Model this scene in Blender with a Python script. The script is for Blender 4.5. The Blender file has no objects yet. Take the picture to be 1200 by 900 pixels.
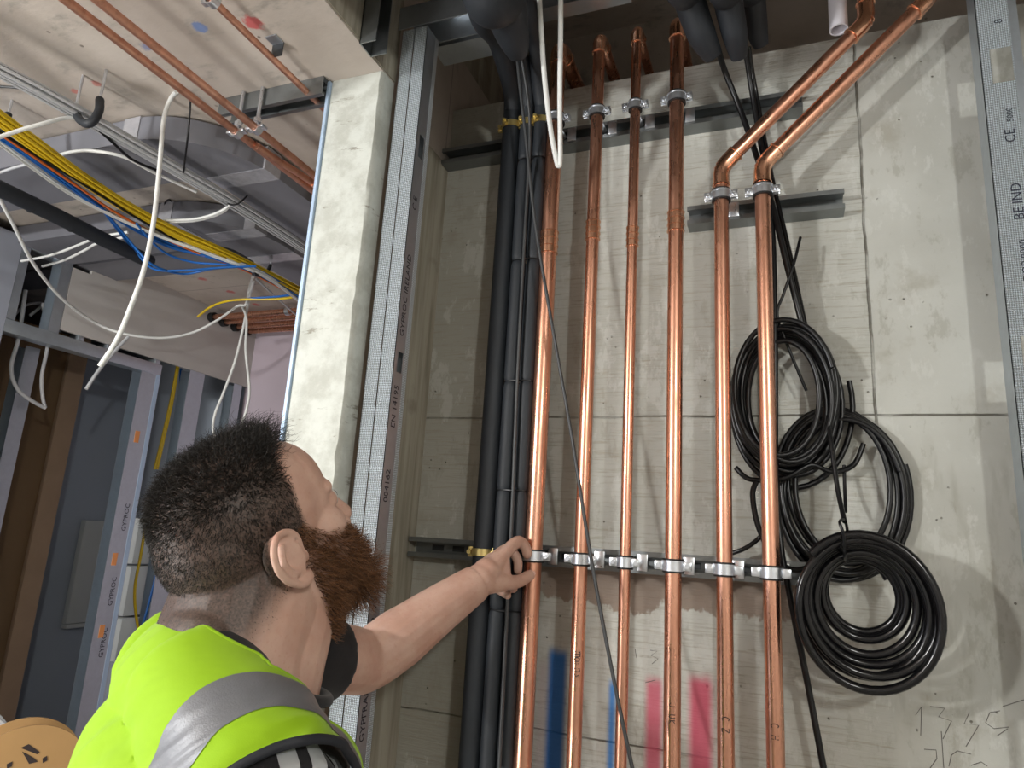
import bpy, bmesh, math, random
import numpy as np
from mathutils import Vector, Matrix
random.seed(7); np.random.seed(7)
SC = bpy.context.scene
COL = SC.collection

# ------------------------------------------------------------------ camera
# world: X along the riser wall, Y into it, Z up.  Camera 1.62 m above the floor.
FPX = 795.0; CAMH = 1.62
_n = lambda v: np.array(v, float) / np.linalg.norm(v)
_Z = _n([217, -3550, FPX]); _Y = np.array([314, 197, FPX]); _Y = _n(_Y - _Z * (_Y @ _Z)); _X = np.cross(_Y, _Z)
ROT = np.array([_X, _Y, _Z]); CAM = np.array([0, 0, CAMH])
def _ray(px, py): return ROT @ np.array([px - 600, py - 450, FPX])
def AY(px, py, y): d = _ray(px, py); return Vector(CAM + d * (y / d[1]))      # survey helper: sight line meets a plane Y = y
def AX(px, py, x): d = _ray(px, py); return Vector(CAM + d * (x / d[0]))
def AZ(px, py, z): d = _ray(px, py); return Vector(CAM + d * ((z - CAMH) / d[2]))
cd = bpy.data.cameras.new('camera'); cam = bpy.data.objects.new('camera', cd); COL.objects.link(cam)
cd.sensor_fit = 'HORIZONTAL'; cd.sensor_width = 36; cd.lens = 36 * FPX / 1200; cd.clip_start = 0.02
m = Matrix.Identity(4)
for i in range(3):
    m[i][0] = ROT[i][0]; m[i][1] = -ROT[i][1]; m[i][2] = -ROT[i][2]; m[i][3] = CAM[i]
cam.matrix_world = m; SC.camera = cam

# ------------------------------------------------------------------ light
W = bpy.data.worlds.new('world'); SC.world = W; W.use_nodes = True
W.node_tree.nodes['Background'].inputs[0].default_value = (0.8, 0.85, 0.9, 1)
W.node_tree.nodes['Background'].inputs[1].default_value = 0.05
def lamp(name, loc, power, col=(1, 1, 1), rad=0.06):
    l = bpy.data.lights.new(name, 'POINT'); l.energy = power; l.color = col; l.shadow_soft_size = rad
    o = bpy.data.objects.new(name, l); COL.objects.link(o); o.location = loc; return o
lamp('unseen_lamp', (-1.75, -0.95, 2.12), 92, (1.0, 1.0, 0.97), 0.07)         # corridor festoon, under the slab
lamp('unseen_lamp', (0.95, -0.95, 2.30), 40, (0.98, 1.0, 0.96), 0.05)         # lamp beside the riser
lamp('unseen_lamp', (-1.45, -0.35, 0.95), 42, (1.0, 0.97, 0.94), 0.25)           # added low fill lamp, unseen, brightens the corridor soffit
SC.view_settings.view_transform = 'Standard'; SC.view_settings.look = 'None'
SC.view_settings.gamma = 1; SC.view_settings.use_curve_mapping = False
SC.view_settings.exposure = 0.38

# ------------------------------------------------------------------ mesh helpers
class MB:
    def __init__(s): s.v = []; s.f = []
    def add(s, vs, fs):
        b = len(s.v); s.v += [tuple(p) for p in vs]; s.f += [tuple(b + i for i in f) for f in fs]; return s
    def box(s, x0, x1, y0, y1, z0, z1, bev=0.0):
        if bev > 0:
            bm = bmesh.new(); bmesh.ops.create_cube(bm, size=1)
            for w in bm.verts:
                w.co = Vector(((x0 + x1) / 2 + w.co.x * (x1 - x0), (y0 + y1) / 2 + w.co.y * (y1 - y0), (z0 + z1) / 2 + w.co.z * (z1 - z0)))
            bmesh.ops.bevel(bm, geom=bm.edges[:], offset=bev, segments=2, affect='EDGES', profile=0.5)
            bm.verts.index_update(); s.add([w.co[:] for w in bm.verts], [[w.index for w in f.verts] for f in bm.faces]); bm.free(); return s
        return s.add([(x0, y0, z0), (x1, y0, z0), (x1, y1, z0), (x0, y1, z0), (x0, y0, z1), (x1, y0, z1), (x1, y1, z1), (x0, y1, z1)],
                     [(0, 3, 2, 1), (4, 5, 6, 7), (0, 1, 5, 4), (1, 2, 6, 5), (2, 3, 7, 6), (3, 0, 4, 7)])
    def tube(s, pts, r, seg=10, closed=False, caps=True):
        P = [Vector(p) for p in pts]; n = len(P)
        R = [r] * n if not hasattr(r, '__len__') else list(r)
        T = []
        for i in range(n):
            a = P[(i - 1) % n] if closed or i > 0 else P[i]; b = P[(i + 1) % n] if closed or i < n - 1 else P[i]
            t = (b - a); T.append(t.normalized() if t.length > 1e-9 else Vector((0, 0, 1)))
        up = Vector((0, 0, 1)) if abs(T[0].z) < 0.9 else Vector((1, 0, 0))
        nrm = (up - T[0] * up.dot(T[0])).normalized(); vs = []; fs = []
        for i in range(n):
            nrm = (nrm - T[i] * nrm.dot(T[i])).normalized(); bi = T[i].cross(nrm)
            for k in range(seg):
                a = 2 * math.pi * k / seg; vs.append(P[i] + (nrm * math.cos(a) + bi * math.sin(a)) * R[i])
        m = n if closed else n - 1
        for i in range(m):
            j = (i + 1) % n
            for k in range(seg):
                l = (k + 1) % seg; fs.append((i * seg + k, i * seg + l, j * seg + l, j * seg + k))
        if caps and not closed:
            fs.append(tuple(range(seg - 1, -1, -1))); fs.append(tuple((n - 1) * seg + k for k in range(seg)))
        return s.add(vs, fs)
    def cyl(s, a, b, r, seg=16): return s.tube([a, b], r, seg)
    def prism(s, poly, vec):
        n = len(poly); vec = Vector(vec); P = [Vector(p) for p in poly]
        return s.add(P + [p + vec for p in P], [tuple(range(n - 1, -1, -1)), tuple(range(n, 2 * n))] + [(i, (i + 1) % n, n + (i + 1) % n, n + i) for i in range(n)])
    def ring(s, c, r0, r1, h, axis='z', seg=24):
        c = Vector(c); vs = []; fs = []
        ax = {'z': ((1, 0, 0), (0, 1, 0), (0, 0, 1)), 'y': ((1, 0, 0), (0, 0, 1), (0, 1, 0)), 'x': ((0, 1, 0), (0, 0, 1), (1, 0, 0))}[axis]
        u, w, t = [Vector(q) for q in ax]
        for k in range(seg):
            a = 2 * math.pi * k / seg; d = u * math.cos(a) + w * math.sin(a)
            vs += [c + d * r0 - t * h / 2, c + d * r1 - t * h / 2, c + d * r1 + t * h / 2, c + d * r0 + t * h / 2]
        for k in range(seg):
            l = (k + 1) % seg
            for q in range(4): fs.append((k * 4 + q, k * 4 + (q + 1) % 4, l * 4 + (q + 1) % 4, l * 4 + q))
        return s.add(vs, fs)
    def ell(s, c, r, rot=None, seg=20, rings=12):
        c = Vector(c); vs = []; fs = []
        for i in range(rings + 1):
            th = math.pi * i / rings
            for k in range(seg):
                a = 2 * math.pi * k / seg
                p = Vector((r[0] * math.sin(th) * math.cos(a), r[1] * math.sin(th) * math.sin(a), r[2] * math.cos(th)))
                vs.append(c + (rot @ p if rot else p))
        for i in range(rings):
            for k in range(seg):
                l = (k + 1) % seg; fs.append((i * seg + k, (i + 1) * seg + k, (i + 1) * seg + l, i * seg + l))
        return s.add(vs, fs)
    def build(s, name, mat, parent=None, label=None, cat=None, group=None, kind=None, sharp=38, recenter=True, smooth=True):
        me = bpy.data.meshes.new(name); v = np.array(s.v, float)
        off = Vector((0, 0, 0))
        if parent: off = parent_world(parent)
        elif kind != 'structure' and recenter:
            lo = v.min(0); hi = v.max(0); off = Vector(((lo[0] + hi[0]) / 2, (lo[1] + hi[1]) / 2, lo[2]))
        me.from_pydata((v - np.array(off)).tolist(), [], s.f); me.update()
        bm = bmesh.new(); bm.from_mesh(me); bmesh.ops.recalc_face_normals(bm, faces=bm.faces[:]); bm.to_mesh(me); bm.free()
        if smooth:
            me.polygons.foreach_set('use_smooth', [True] * len(me.polygons)); me.set_sharp_from_angle(angle=math.radians(sharp))
        me.materials.append(mat)
        o = bpy.data.objects.new(name, me); COL.objects.link(o)
        if parent: o.parent = parent
        else: o.location = off
        tag(o, label, cat, group, kind); return o
def parent_world(o):
    p = Vector((0, 0, 0))
    while o: p += o.location; o = o.parent
    return p
def tag(o, label=None, cat=None, group=None, kind=None):
    if label: o['label'] = label
    if cat: o['category'] = cat
    if group: o['group'] = group
    if kind: o['kind'] = kind
    return o
def thing(name, label, cat, loc, group=None):
    o = bpy.data.objects.new(name, None); COL.objects.link(o); o.location = loc; o.empty_display_size = 0.05
    return tag(o, label, cat, group)
def spline(pts, n=8, closed=False):
    P = [Vector(p) for p in pts]; out = []; m = len(P)
    rng = range(m) if closed else range(m - 1)
    for i in rng:
        if closed: a, b, c, d = P[(i - 1) % m], P[i], P[(i + 1) % m], P[(i + 2) % m]
        else: a, b, c, d = P[max(i - 1, 0)], P[i], P[i + 1], P[min(i + 2, m - 1)]
        for k in range(n):
            t = k / n
            out.append(0.5 * ((2 * b) + (c - a) * t + (2 * a - 5 * b + 4 * c - d) * t * t + (3 * b - a - 3 * c + d) * t ** 3))
    if not closed: out.append(P[-1])
    return out
def bend(a, corner, b, rad, n=8):
    """polyline a - rounded corner - b"""
    a, c, b = Vector(a), Vector(corner), Vector(b); u = (a - c).normalized(); w = (b - c).normalized()
    ang = u.angle(w); d = rad / math.tan(ang / 2); p0 = c + u * d; p1 = c + w * d
    bis = (u + w).normalized(); ctr = c + bis * (rad / math.sin(ang / 2)); arc = []
    v0 = p0 - ctr; v1 = p1 - ctr; tot = v0.angle(v1); ax = v0.cross(v1).normalized()
    for k in range(n + 1): arc.append(ctr + Matrix.Rotation(tot * k / n, 3, ax) @ v0)
    return arc

# ------------------------------------------------------------------ materials
class NT:
    def __init__(s, name):
        s.m = bpy.data.materials.new(name); s.m.use_nodes = True; s.t = s.m.node_tree; s.b = s.t.nodes['Principled BSDF']
        s.out = s.t.nodes['Material Output']
    def n(s, typ, **k):
        x = s.t.nodes.new(typ)
        for a, b in k.items(): setattr(x, a, b)
        return x
    def l(s, a, b): s.t.links.new(a, b)
    def set(s, inp, v):
        i = s.b.inputs[inp]
        if hasattr(v, 'is_output'): s.l(v, i)
        else: i.default_value = (*v, 1) if isinstance(v, tuple) and len(v) == 3 and i.type == 'RGBA' else v
        return s
    def val(s, sock, v):
        if hasattr(v, 'is_output'): s.l(v, sock)
        else: sock.default_value = v
    def math(s, op, a, b=0.0, c=0.0, clamp=False):
        x = s.n('ShaderNodeMath', operation=op, use_clamp=clamp)
        for i, q in enumerate((a, b, c)): s.val(x.inputs[i], q)
        return x.outputs[0]
    def pos(s): return s.n('ShaderNodeNewGeometry').outputs['Position']
    def obj(s): return s.n('ShaderNodeTexCoord').outputs['Object']
    def sep(s, v):
        x = s.n('ShaderNodeSeparateXYZ'); s.l(v, x.inputs[0]); return x.outputs
    def scale(s, v, sc):
        x = s.n('ShaderNodeMapping'); s.l(v, x.inputs[0]); x.inputs['Scale'].default_value = sc; return x.outputs[0]
    def noise(s, v, sc=5, det=4, rough=0.55):
        x = s.n('ShaderNodeTexNoise'); s.l(v, x.inputs['Vector']); x.inputs['Scale'].default_value = sc
        x.inputs['Detail'].default_value = det; x.inputs['Roughness'].default_value = rough; return x.outputs['Fac']
    def ramp(s, f, a, b, lo=0.0, hi=1.0):
        x = s.n('ShaderNodeMapRange', interpolation_type='SMOOTHSTEP'); s.val(x.inputs[0], f)
        x.inputs[1].default_value = a; x.inputs[2].default_value = b; x.inputs[3].default_value = lo; x.inputs[4].default_value = hi; return x.outputs[0]
    def mix(s, f, a, b, mode='MIX'):
        x = s.n('ShaderNodeMix', data_type='RGBA', blend_type=mode); s.val(x.inputs[0], f)
        for i, q in ((6, a), (7, b)):
            if isinstance(q, tuple): x.inputs[i].default_value = (*q, 1)
            else: s.l(q, x.inputs[i])
        return x.outputs[2]
    def bump(s, h, st=0.3, d=0.002, prev=None):
        x = s.n('ShaderNodeBump'); s.l(h, x.inputs['Height']); x.inputs['Strength'].default_value = st; x.inputs['Distance'].default_value = d
        if prev: s.l(prev, x.inputs['Normal'])
        return x.outputs[0]
def simple(name, col, rough=0.5, metal=0.0, var=0.0, vsc=30, bump=0.0, bsc=200, spec=0.5):
    t = NT(name); c = col
    if var > 0:
        f = t.noise(t.pos(), vsc, 4); c = t.mix(f, tuple(x * (1 - var) for x in col), tuple(min(1, x * (1 + var)) for x in col))
    t.set('Base Color', c).set('Roughness', rough).set('Metallic', metal).set('Specular IOR Level', spec)
    if bump > 0: t.set('Normal', t.bump(t.noise(t.pos(), bsc, 3), bump, 0.001))
    return t.m
M = {}
def copper(name, base, dark, rough):
    t = NT(name); p = t.pos(); f = t.noise(t.scale(p, (1, 1, 0.25)), 38, 4, 0.65); g = t.noise(p, 7, 3)
    f2 = t.ramp(f, 0.42, 0.72); c = t.mix(f2, base, dark); c = t.mix(t.math('MULTIPLY', g, 0.45), c, (base[0], base[1] * 0.8, base[2] * 0.7))
    t.set('Base Color', c).set('Metallic', 1.0).set('Roughness', t.math('ADD', rough, t.math('MULTIPLY', f2, 0.16)))
    return t.m
M['copper'] = copper('copper_bright', (0.80, 0.435, 0.305), (0.56, 0.295, 0.205), 0.26)
M['copper_dull'] = copper('copper_tarnished', (0.70, 0.39, 0.28), (0.45, 0.25, 0.18), 0.42)
M['solder'] = copper('copper_fitting', (0.95, 0.56, 0.38), (0.80, 0.42, 0.27), 0.2)
def galv(name, base, rough, knurl=False, metal=0.9):
    t = NT(name); p = t.pos(); f = t.noise(p, 60, 5, 0.7)
    t.set('Base Color', t.mix(f, tuple(x * 0.75 for x in base), base)).set('Metallic', metal).set('Roughness', t.math('ADD', rough, t.math('MULTIPLY', f, 0.15)))
    if knurl:
        s = t.sep(p); u = t.math('ADD', s[0], s[1])
        a = t.math('SINE', t.math('MULTIPLY', t.math('ADD', u, s[2]), 950.0)); b = t.math('SINE', t.math('MULTIPLY', t.math('SUBTRACT', u, s[2]), 950.0))
        h = t.math('MULTIPLY', a, b); t.set('Normal', t.bump(h, 0.9, 0.002))
        t.set('Base Color', t.mix(t.ramp(h, -0.6, 0.6), tuple(x * 0.42 for x in base), base))
    return t.m
M['galv'] = galv('galvanised_steel', (0.62, 0.68, 0.74), 0.34)
M['knurl'] = galv('knurled_galvanised_steel', (0.84, 0.93, 1.0), 0.42, True, 0.5)
M['zinc'] = galv('zinc_plated_steel', (0.80, 0.83, 0.88), 0.22)
M['channel'] = galv('strut_channel_steel', (0.30, 0.32, 0.325), 0.34)
M['brass'] = galv('yellow_passivated_steel', (0.78, 0.62, 0.25), 0.28)
M['darksteel'] = galv('dark_steel', (0.10, 0.105, 0.11), 0.4)
M['foam'] = simple('black_foam_insulation', (0.014, 0.0175, 0.023), 0.6, 0, 0.3, 20, 0.25, 300)
M['foamdark'] = simple('black_rubber', (0.008, 0.008, 0.009), 0.6)
M['cable'] = simple('black_cable_sheath', (0.006, 0.006, 0.007), 0.32, spec=0.4)
M['cablegrey'] = simple('dark_grey_cable_sheath', (0.045, 0.047, 0.05), 0.42)
M['hose'] = simple('black_hose', (0.005, 0.005, 0.006), 0.2, spec=0.45)
M['white'] = simple('white_cable_sheath', (0.72, 0.73, 0.71), 0.4)
M['palegrey'] = simple('pale_grey_cable_sheath', (0.50, 0.51, 0.53), 0.42)
M['yellow'] = simple('yellow_cable_sheath', (0.72, 0.50, 0.015), 0.4)
M['blue'] = simple('blue_cable_sheath', (0.012, 0.13, 0.46), 0.4)
M['orange'] = simple('orange_cable_sheath', (0.75, 0.17, 0.03), 0.4)
M['pvc'] = simple('white_plastic_conduit', (0.78, 0.76, 0.82), 0.35)
M['duct'] = simple('grey_plastic_duct', (0.17, 0.172, 0.195), 0.5, 0, 0.12, 6)
M['tape'] = simple('clear_silver_tape', (0.42, 0.42, 0.45), 0.18, 0.3, 0.25, 60, 0.6, 120)
M['pencil'] = simple('pencil_lead', (0.14, 0.13, 0.12), 0.8)
M['marker'] = simple('black_marker_ink', (0.03, 0.02, 0.02), 0.7)
M['print'] = simple('dark_printed_ink', (0.02, 0.025, 0.045), 0.6)
M['board'] = simple('grey_plasterboard', (0.50, 0.475, 0.455), 0.85, 0, 0.06, 4)
M['boardblue'] = simple('blue_grey_plasterboard', (0.30, 0.32, 0.38), 0.85, 0, 0.06, 4)
M['boardpink'] = simple('lilac_plasterboard', (0.50, 0.43, 0.49), 0.85, 0, 0.05, 5)
M['brownboard'] = simple('brown_chipboard', (0.20, 0.125, 0.065), 0.75, 0, 0.18, 3)
M['brownlit'] = simple('lit_brown_board_edge', (0.36, 0.25, 0.17), 0.8, 0, 0.15, 12)  # paler brown that paints in the light on the sheet's edge
M['slate'] = simple('blue_grey_wall_board', (0.40, 0.445, 0.52), 0.8, 0, 0.08, 3)
M['paleboard'] = simple('pale_board', (0.55, 0.57, 0.58), 0.8, 0, 0.06, 9)
M['cardboard'] = simple('brown_cardboard', (0.42, 0.25, 0.10), 0.8, 0, 0.08, 15)
M['sticker'] = simple('orange_sticker', (0.75, 0.30, 0.10), 0.6)
M['bead'] = simple('pale_blue_edge_bead', (0.42, 0.55, 0.72), 0.45, 0.2)
M['floor'] = simple('dusty_screed_floor', (0.34, 0.32, 0.29), 0.9, 0, 0.2, 5)
M['plainwall'] = simple('plain_plaster', (0.55, 0.53, 0.50), 0.9, 0, 0.06, 3)

def wall_mat():
    t = NT('board_marked_concrete'); p = t.pos(); s = t.sep(p); x, z = s[0], s[2]
    big = t.noise(p, 2.2, 5); mid = t.noise(p, 11, 5, 0.6); fine = t.noise(p, 160, 3)
    c = t.mix(t.ramp(big, 0.3, 0.7), (0.42, 0.415, 0.375), (0.56, 0.565, 0.525))
    c = t.mix(t.ramp(mid, 0.56, 0.74, 0, 0.45), c, (0.30, 0.27, 0.21))
    c = t.mix(t.math('MULTIPLY', t.ramp(t.math('ADD', x, t.math('MULTIPLY', big, 0.12)), -0.50, -0.40, 1, 0), 0.45), c, (0.27, 0.245, 0.185))   # mostly corner shade, painted in as an olive tint
    left = t.ramp(x, 0.166, 0.176, 1, 0)
    grain = t.noise(t.scale(p, (4, 4, 70)), 3.2, 4, 0.7)                     # sawn board grain, running along the wall
    c = t.mix(t.math('MULTIPLY', t.ramp(grain, 0.50, 0.68, 0, 0.65), left), c, (0.33, 0.30, 0.24))
    smear = t.noise(t.scale(p, (2.2, 2.2, 1.0)), 6.5, 6, 0.72); c = t.mix(t.ramp(smear, 0.54, 0.60, 0, 0.35), c, (0.64, 0.645, 0.61)); c = t.mix(t.ramp(smear, 0.36, 0.44, 0.4, 0), c, (0.30, 0.285, 0.235))
    pits = t.n('ShaderNodeTexVoronoi'); t.l(p, pits.inputs['Vector']); pits.inputs['Scale'].default_value = 42
    pit = t.math('MULTIPLY', t.ramp(pits.outputs['Distance'], 0.05, 0.11, 1, 0), t.ramp(mid, 0.52, 0.6))
    c = t.mix(t.math('MULTIPLY', pit, 0.75), c, (0.10, 0.085, 0.06))
    wob = t.math('MULTIPLY', t.math('SUBTRACT', t.noise(p, 9, 4), 0.5), 0.016)
    def line(coord, at, w, amp=1.0):
        d = t.math('ABSOLUTE', t.math('SUBTRACT', t.math('ADD', coord, t.math('MULTIPLY', wob, amp)), at)); return t.ramp(d, w * 0.35, w, 1, 0)
    j1 = line(z, 1.877, 0.0026, 0.45); j2 = t.math('MULTIPLY', line(x, 0.171, 0.0032, 0.7), t.ramp(z, 1.85, 1.87)); j3 = t.math('MULTIPLY', line(z, 1.25, 0.0022, 0.5), t.ramp(x, -0.2, -0.1, 1, 0))
    j = t.math('MAXIMUM', t.math('MAXIMUM', j1, j2), j3)
    c = t.mix(t.math('MULTIPLY', t.math('MULTIPLY', j, 0.85), t.ramp(t.noise(p, 17, 3), 0.35, 0.6, 0.25, 1.0)), c, (0.09, 0.08, 0.06))
    # painted rail shadow and efflorescence: brown band under the lower rail, ragged lower edge
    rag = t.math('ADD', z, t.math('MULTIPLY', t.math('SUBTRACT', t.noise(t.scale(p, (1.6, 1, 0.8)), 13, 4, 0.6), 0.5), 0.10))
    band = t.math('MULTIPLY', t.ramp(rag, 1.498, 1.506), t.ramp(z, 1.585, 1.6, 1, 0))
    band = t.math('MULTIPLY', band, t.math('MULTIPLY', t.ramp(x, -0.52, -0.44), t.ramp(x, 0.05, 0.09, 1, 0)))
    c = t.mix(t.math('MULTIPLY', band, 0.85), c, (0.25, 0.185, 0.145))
    # sprayed marks
    def spray(x0, x1, ztop, col, op, soft=0.012):
        nonlocal c
        a = t.math('MULTIPLY', t.ramp(x, x0 - soft, x0 + soft), t.ramp(x, x1 - soft, x1 + soft, 1, 0))
        zz = t.math('ADD', z, t.math('MULTIPLY', t.math('SUBTRACT', t.noise(p, 40, 3), 0.5), 0.012))
        a = t.math('MULTIPLY', a, t.ramp(zz, ztop - 0.016, ztop + 0.012, 1, 0))
        c = t.mix(t.math('MULTIPLY', a, op), c, col)
    b = lambda px, py: AY(px, py, 1.387)
    spray(b(642, 800).x, b(663, 800).x, b(650, 760).z, (0.02, 0.13, 0.40), 0.95, 0.008)
    spray(b(632, 800).x, b(640, 800).x, b(640, 775).z, (0.45, 0.32, 0.36), 0.45, 0.012)
    spray(b(713, 830).x, b(721, 830).x, b(718, 797).z, (0.02, 0.16, 0.45), 0.9, 0.006)
    spray(b(757, 850).x, b(775, 850).x, b(765, 795).z, (0.62, 0.11, 0.18), 0.85, 0.008)
    spray(b(808, 850).x, b(834, 850).x, b(820, 792).z, (0.62, 0.10, 0.17), 0.9, 0.010)
    # water staining below the joint on the smooth part
    st = t.math('MULTIPLY', t.ramp(t.noise(t.scale(p, (9, 9, 1.6)), 4, 4), 0.5, 0.7), t.math('MULTIPLY', t.ramp(z, 1.75, 1.87, 1, 0), t.ramp(x, 0.1, 0.2)))
    c = t.mix(t.math('MULTIPLY', st, 0.35), c, (0.26, 0.24, 0.19))
    t.set('Base Color', c).set('Roughness', 0.88).set('Specular IOR Level', 0.25)
    n1 = t.bump(fine, 0.25, 0.001); n2 = t.bump(t.math('MULTIPLY', grain, left), 0.5, 0.004, n1); n3 = t.bump(t.math('MULTIPLY', t.math('MAXIMUM', j, pit), -1.0), 0.8, 0.004, n2)
    t.set('Normal', n3); return t.m
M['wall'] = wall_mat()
def soffit_mat():
    t = NT('concrete_soffit'); p = t.pos(); big = t.noise(p, 2.6, 5, 0.6); mid = t.noise(t.scale(p, (1, 2.2, 1)), 9, 5, 0.65)
    c = t.mix(t.ramp(big, 0.32, 0.68), (0.44, 0.385, 0.335), (0.58, 0.525, 0.47))
    c = t.mix(t.ramp(mid, 0.54, 0.72, 0, 0.6), c, (0.25, 0.235, 0.21))
    sp = t.n('ShaderNodeTexVoronoi'); t.l(p, sp.inputs['Vector']); sp.inputs['Scale'].default_value = 26
    c = t.mix(t.math('MULTIPLY', t.ramp(sp.outputs['Distance'], 0.06, 0.13, 0.8, 0), t.ramp(big, 0.5, 0.6)), c, (0.13, 0.11, 0.09))
    def blot(px, py, rad, col, op, z=2.527):
        nonlocal c
        a = AZ(px, py, z); d = t.n('ShaderNodeVectorMath', operation='DISTANCE'); t.l(p, d.inputs[0]); d.inputs[1].default_value = a[:]
        q = t.math('ADD', d.outputs['Value'], t.math('MULTIPLY', t.math('SUBTRACT', t.noise(p, 70, 4, 0.7), 0.5), rad * 1.5))
        c = t.mix(t.ramp(q, rad * 0.5, rad, op, 0), c, col)
    blot(297, 27, 0.022, (0.55, 0.06, 0.07), 0.8); blot(234, 32, 0.017, (0.08, 0.2, 0.5), 0.7); blot(172, 55, 0.014, (0.1, 0.15, 0.4), 0.6)
    for px, py in ((199, 311), (237, 327), (270, 342), (300, 357)): blot(px, py, 0.022, (0.6, 0.1, 0.1), 0.7)
    for px, py in ((88, 107), (113, 98)): blot(px, py, 0.013, (0.6, 0.12, 0.1), 0.6)
    s = t.sep(p)
    for zz in (1.37, 1.98): c = t.mix(t.ramp(t.math('ABSOLUTE', t.math('SUBTRACT', t.math('ADD', s[1], t.math('MULTIPLY', mid, 0.01)), zz)), 0.001, 0.003, 0.6, 0), c, (0.2, 0.18, 0.16))
    t.set('Base Color', c).set('Roughness', 0.9).set('Specular IOR Level', 0.2)
    t.set('Normal', t.bump(mid, 0.35, 0.004, t.bump(t.noise(p, 120, 3), 0.2, 0.001))); return t.m
M['soffit'] = soffit_mat()
def column_mat():
    t = NT('limewashed_concrete'); p = t.pos(); mid = t.noise(p, 14, 6, 0.7); crk = t.noise(t.scale(p, (1, 1, 4)), 8, 6, 0.75)
    c = t.mix(t.ramp(mid, 0.35, 0.6), (0.44, 0.45, 0.405), (0.57, 0.59, 0.545)); c = t.mix(t.ramp(crk, 0.60, 0.68, 0, 0.8), c, (0.20, 0.18, 0.14))
    t.set('Base Color', c).set('Roughness', 0.85); t.set('Normal', t.bump(mid, 0.6, 0.005, t.bump(t.noise(p, 90, 3), 0.4, 0.001))); return t.m
M['column'] = column_mat()
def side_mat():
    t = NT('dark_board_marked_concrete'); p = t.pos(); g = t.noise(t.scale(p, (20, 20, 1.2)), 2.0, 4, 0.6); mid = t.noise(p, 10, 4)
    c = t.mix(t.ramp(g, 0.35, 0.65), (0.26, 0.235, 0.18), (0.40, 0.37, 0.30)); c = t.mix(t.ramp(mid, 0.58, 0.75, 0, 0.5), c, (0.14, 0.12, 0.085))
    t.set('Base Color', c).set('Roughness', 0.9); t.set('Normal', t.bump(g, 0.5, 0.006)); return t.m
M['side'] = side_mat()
# ------------------------------------------------------------------ the setting
ZC = 2.527; YW = 1.387; YP = 1.28; YR = 1.346; XL = -2.31; YF = 2.45
def S(name, mat, *boxes):
    mb = MB()
    for b in boxes: mb.box(*b)
    return mb.build(name, mat, kind='structure', smooth=False)
S('floor', M['floor'], (-4.2, 2.2, -3.2, 2.6, -0.1, 0))
S('ceiling', M['soffit'], (-4.2, -0.73, -3.2, 1.06, ZC, 2.86), (-4.2, -0.765, 1.06, 2.6, ZC, 2.86), (-0.73, 2.2, -3.2, 0.64, ZC, 2.86))
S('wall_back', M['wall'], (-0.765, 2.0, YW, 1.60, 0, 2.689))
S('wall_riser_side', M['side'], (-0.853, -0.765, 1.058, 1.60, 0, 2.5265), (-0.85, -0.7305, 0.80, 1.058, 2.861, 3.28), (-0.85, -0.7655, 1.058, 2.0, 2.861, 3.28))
S('wall_riser_head', M['soffit'], (-0.765, 2.0, 1.90, 2.0, 2.60, 3.28), (-0.765, 2.0, 1.60, 1.90, 2.5, 2.60), (-0.73, 2.0, 0.56, 0.64, 2.861, 3.28))
S('ceiling_riser', M['soffit'], (-0.85, 2.1, 0.56, 2.0, 3.28, 3.40))
S('wall_right', M['plainwall'], (2.0, 2.1, -3.1, 2.0, 0, 3.28))
S('wall_front', M['plainwall'], (-4.2, 2.2, -3.3, -3.2, 0, 2.86))
S('wall_far', M['boardpink'], (XL - 0.02, -0.853, YF, YF + 0.05, 0, ZC))
S('wall_side_room', M['slate'], (-3.6, -3.55, -3.2, 2.6, 0, ZC), (-3.55, XL - 0.05, YF + 0.05, YF + 0.1, 0, ZC))
# slab side above the corridor soffit reads darker (as-struck board marks)
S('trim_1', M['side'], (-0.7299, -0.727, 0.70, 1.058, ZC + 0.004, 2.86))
# limewashed column face, its arris left ragged
def column():
    mb = MB(); x0, x1, y0, y1 = -0.853, -0.729, 1.013, 1.058; nz = 90; rng = random.Random(3)
    vs = []; fs = []
    for i in range(nz + 1):
        z = ZC * i / nz; e = 0.004 + 0.006 * rng.random() * rng.random(); q = 0.002 * rng.random()
        ring = [(x0, y1, z), (x0, y0 + 0.002, z), (x0 + 0.004, y0, z), (x0 + 0.04, y0 + q, z), (x1 - 0.04, y0 + 0.002 * rng.random(), z), (x1 - e, y0 + 0.0005, z), (x1 - 0.0005, y0 + e * 1.2, z), (x1, y0 + 0.02, z), (x1, y1, z)]
        vs += ring
    k = 9
    for i in range(nz):
        for j in range(k): fs.append((i * k + j, i * k + (j + 1) % k, (i + 1) * k + (j + 1) % k, (i + 1) * k + j))
    fs += [tuple(range(k)), tuple(nz * k + j for j in range(k))]
    mb.add(vs, fs); return mb.build('wall_column', M['column'], kind='structure', sharp=50)
column()
S('trim_2', M['bead'], (-0.8595, -0.853, 1.008, 1.05, 0, ZC - 0.002))
# left partition: boards and the bulkhead
wl = S('wall_left', M['board'], (XL - 0.0125, XL, 1.60, YF, 2.226, ZC), (XL - 0.0125, XL, 1.53, 1.60, 2.226, 2.455))
S('wall_left_end', M['boardblue'], (XL - 0.03, XL, -3.2, 1.352, 0, 2.49))
S('wall_left_top', M['board'], (XL - 0.0125, XL, -3.2, 1.22, 2.491, ZC))

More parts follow.
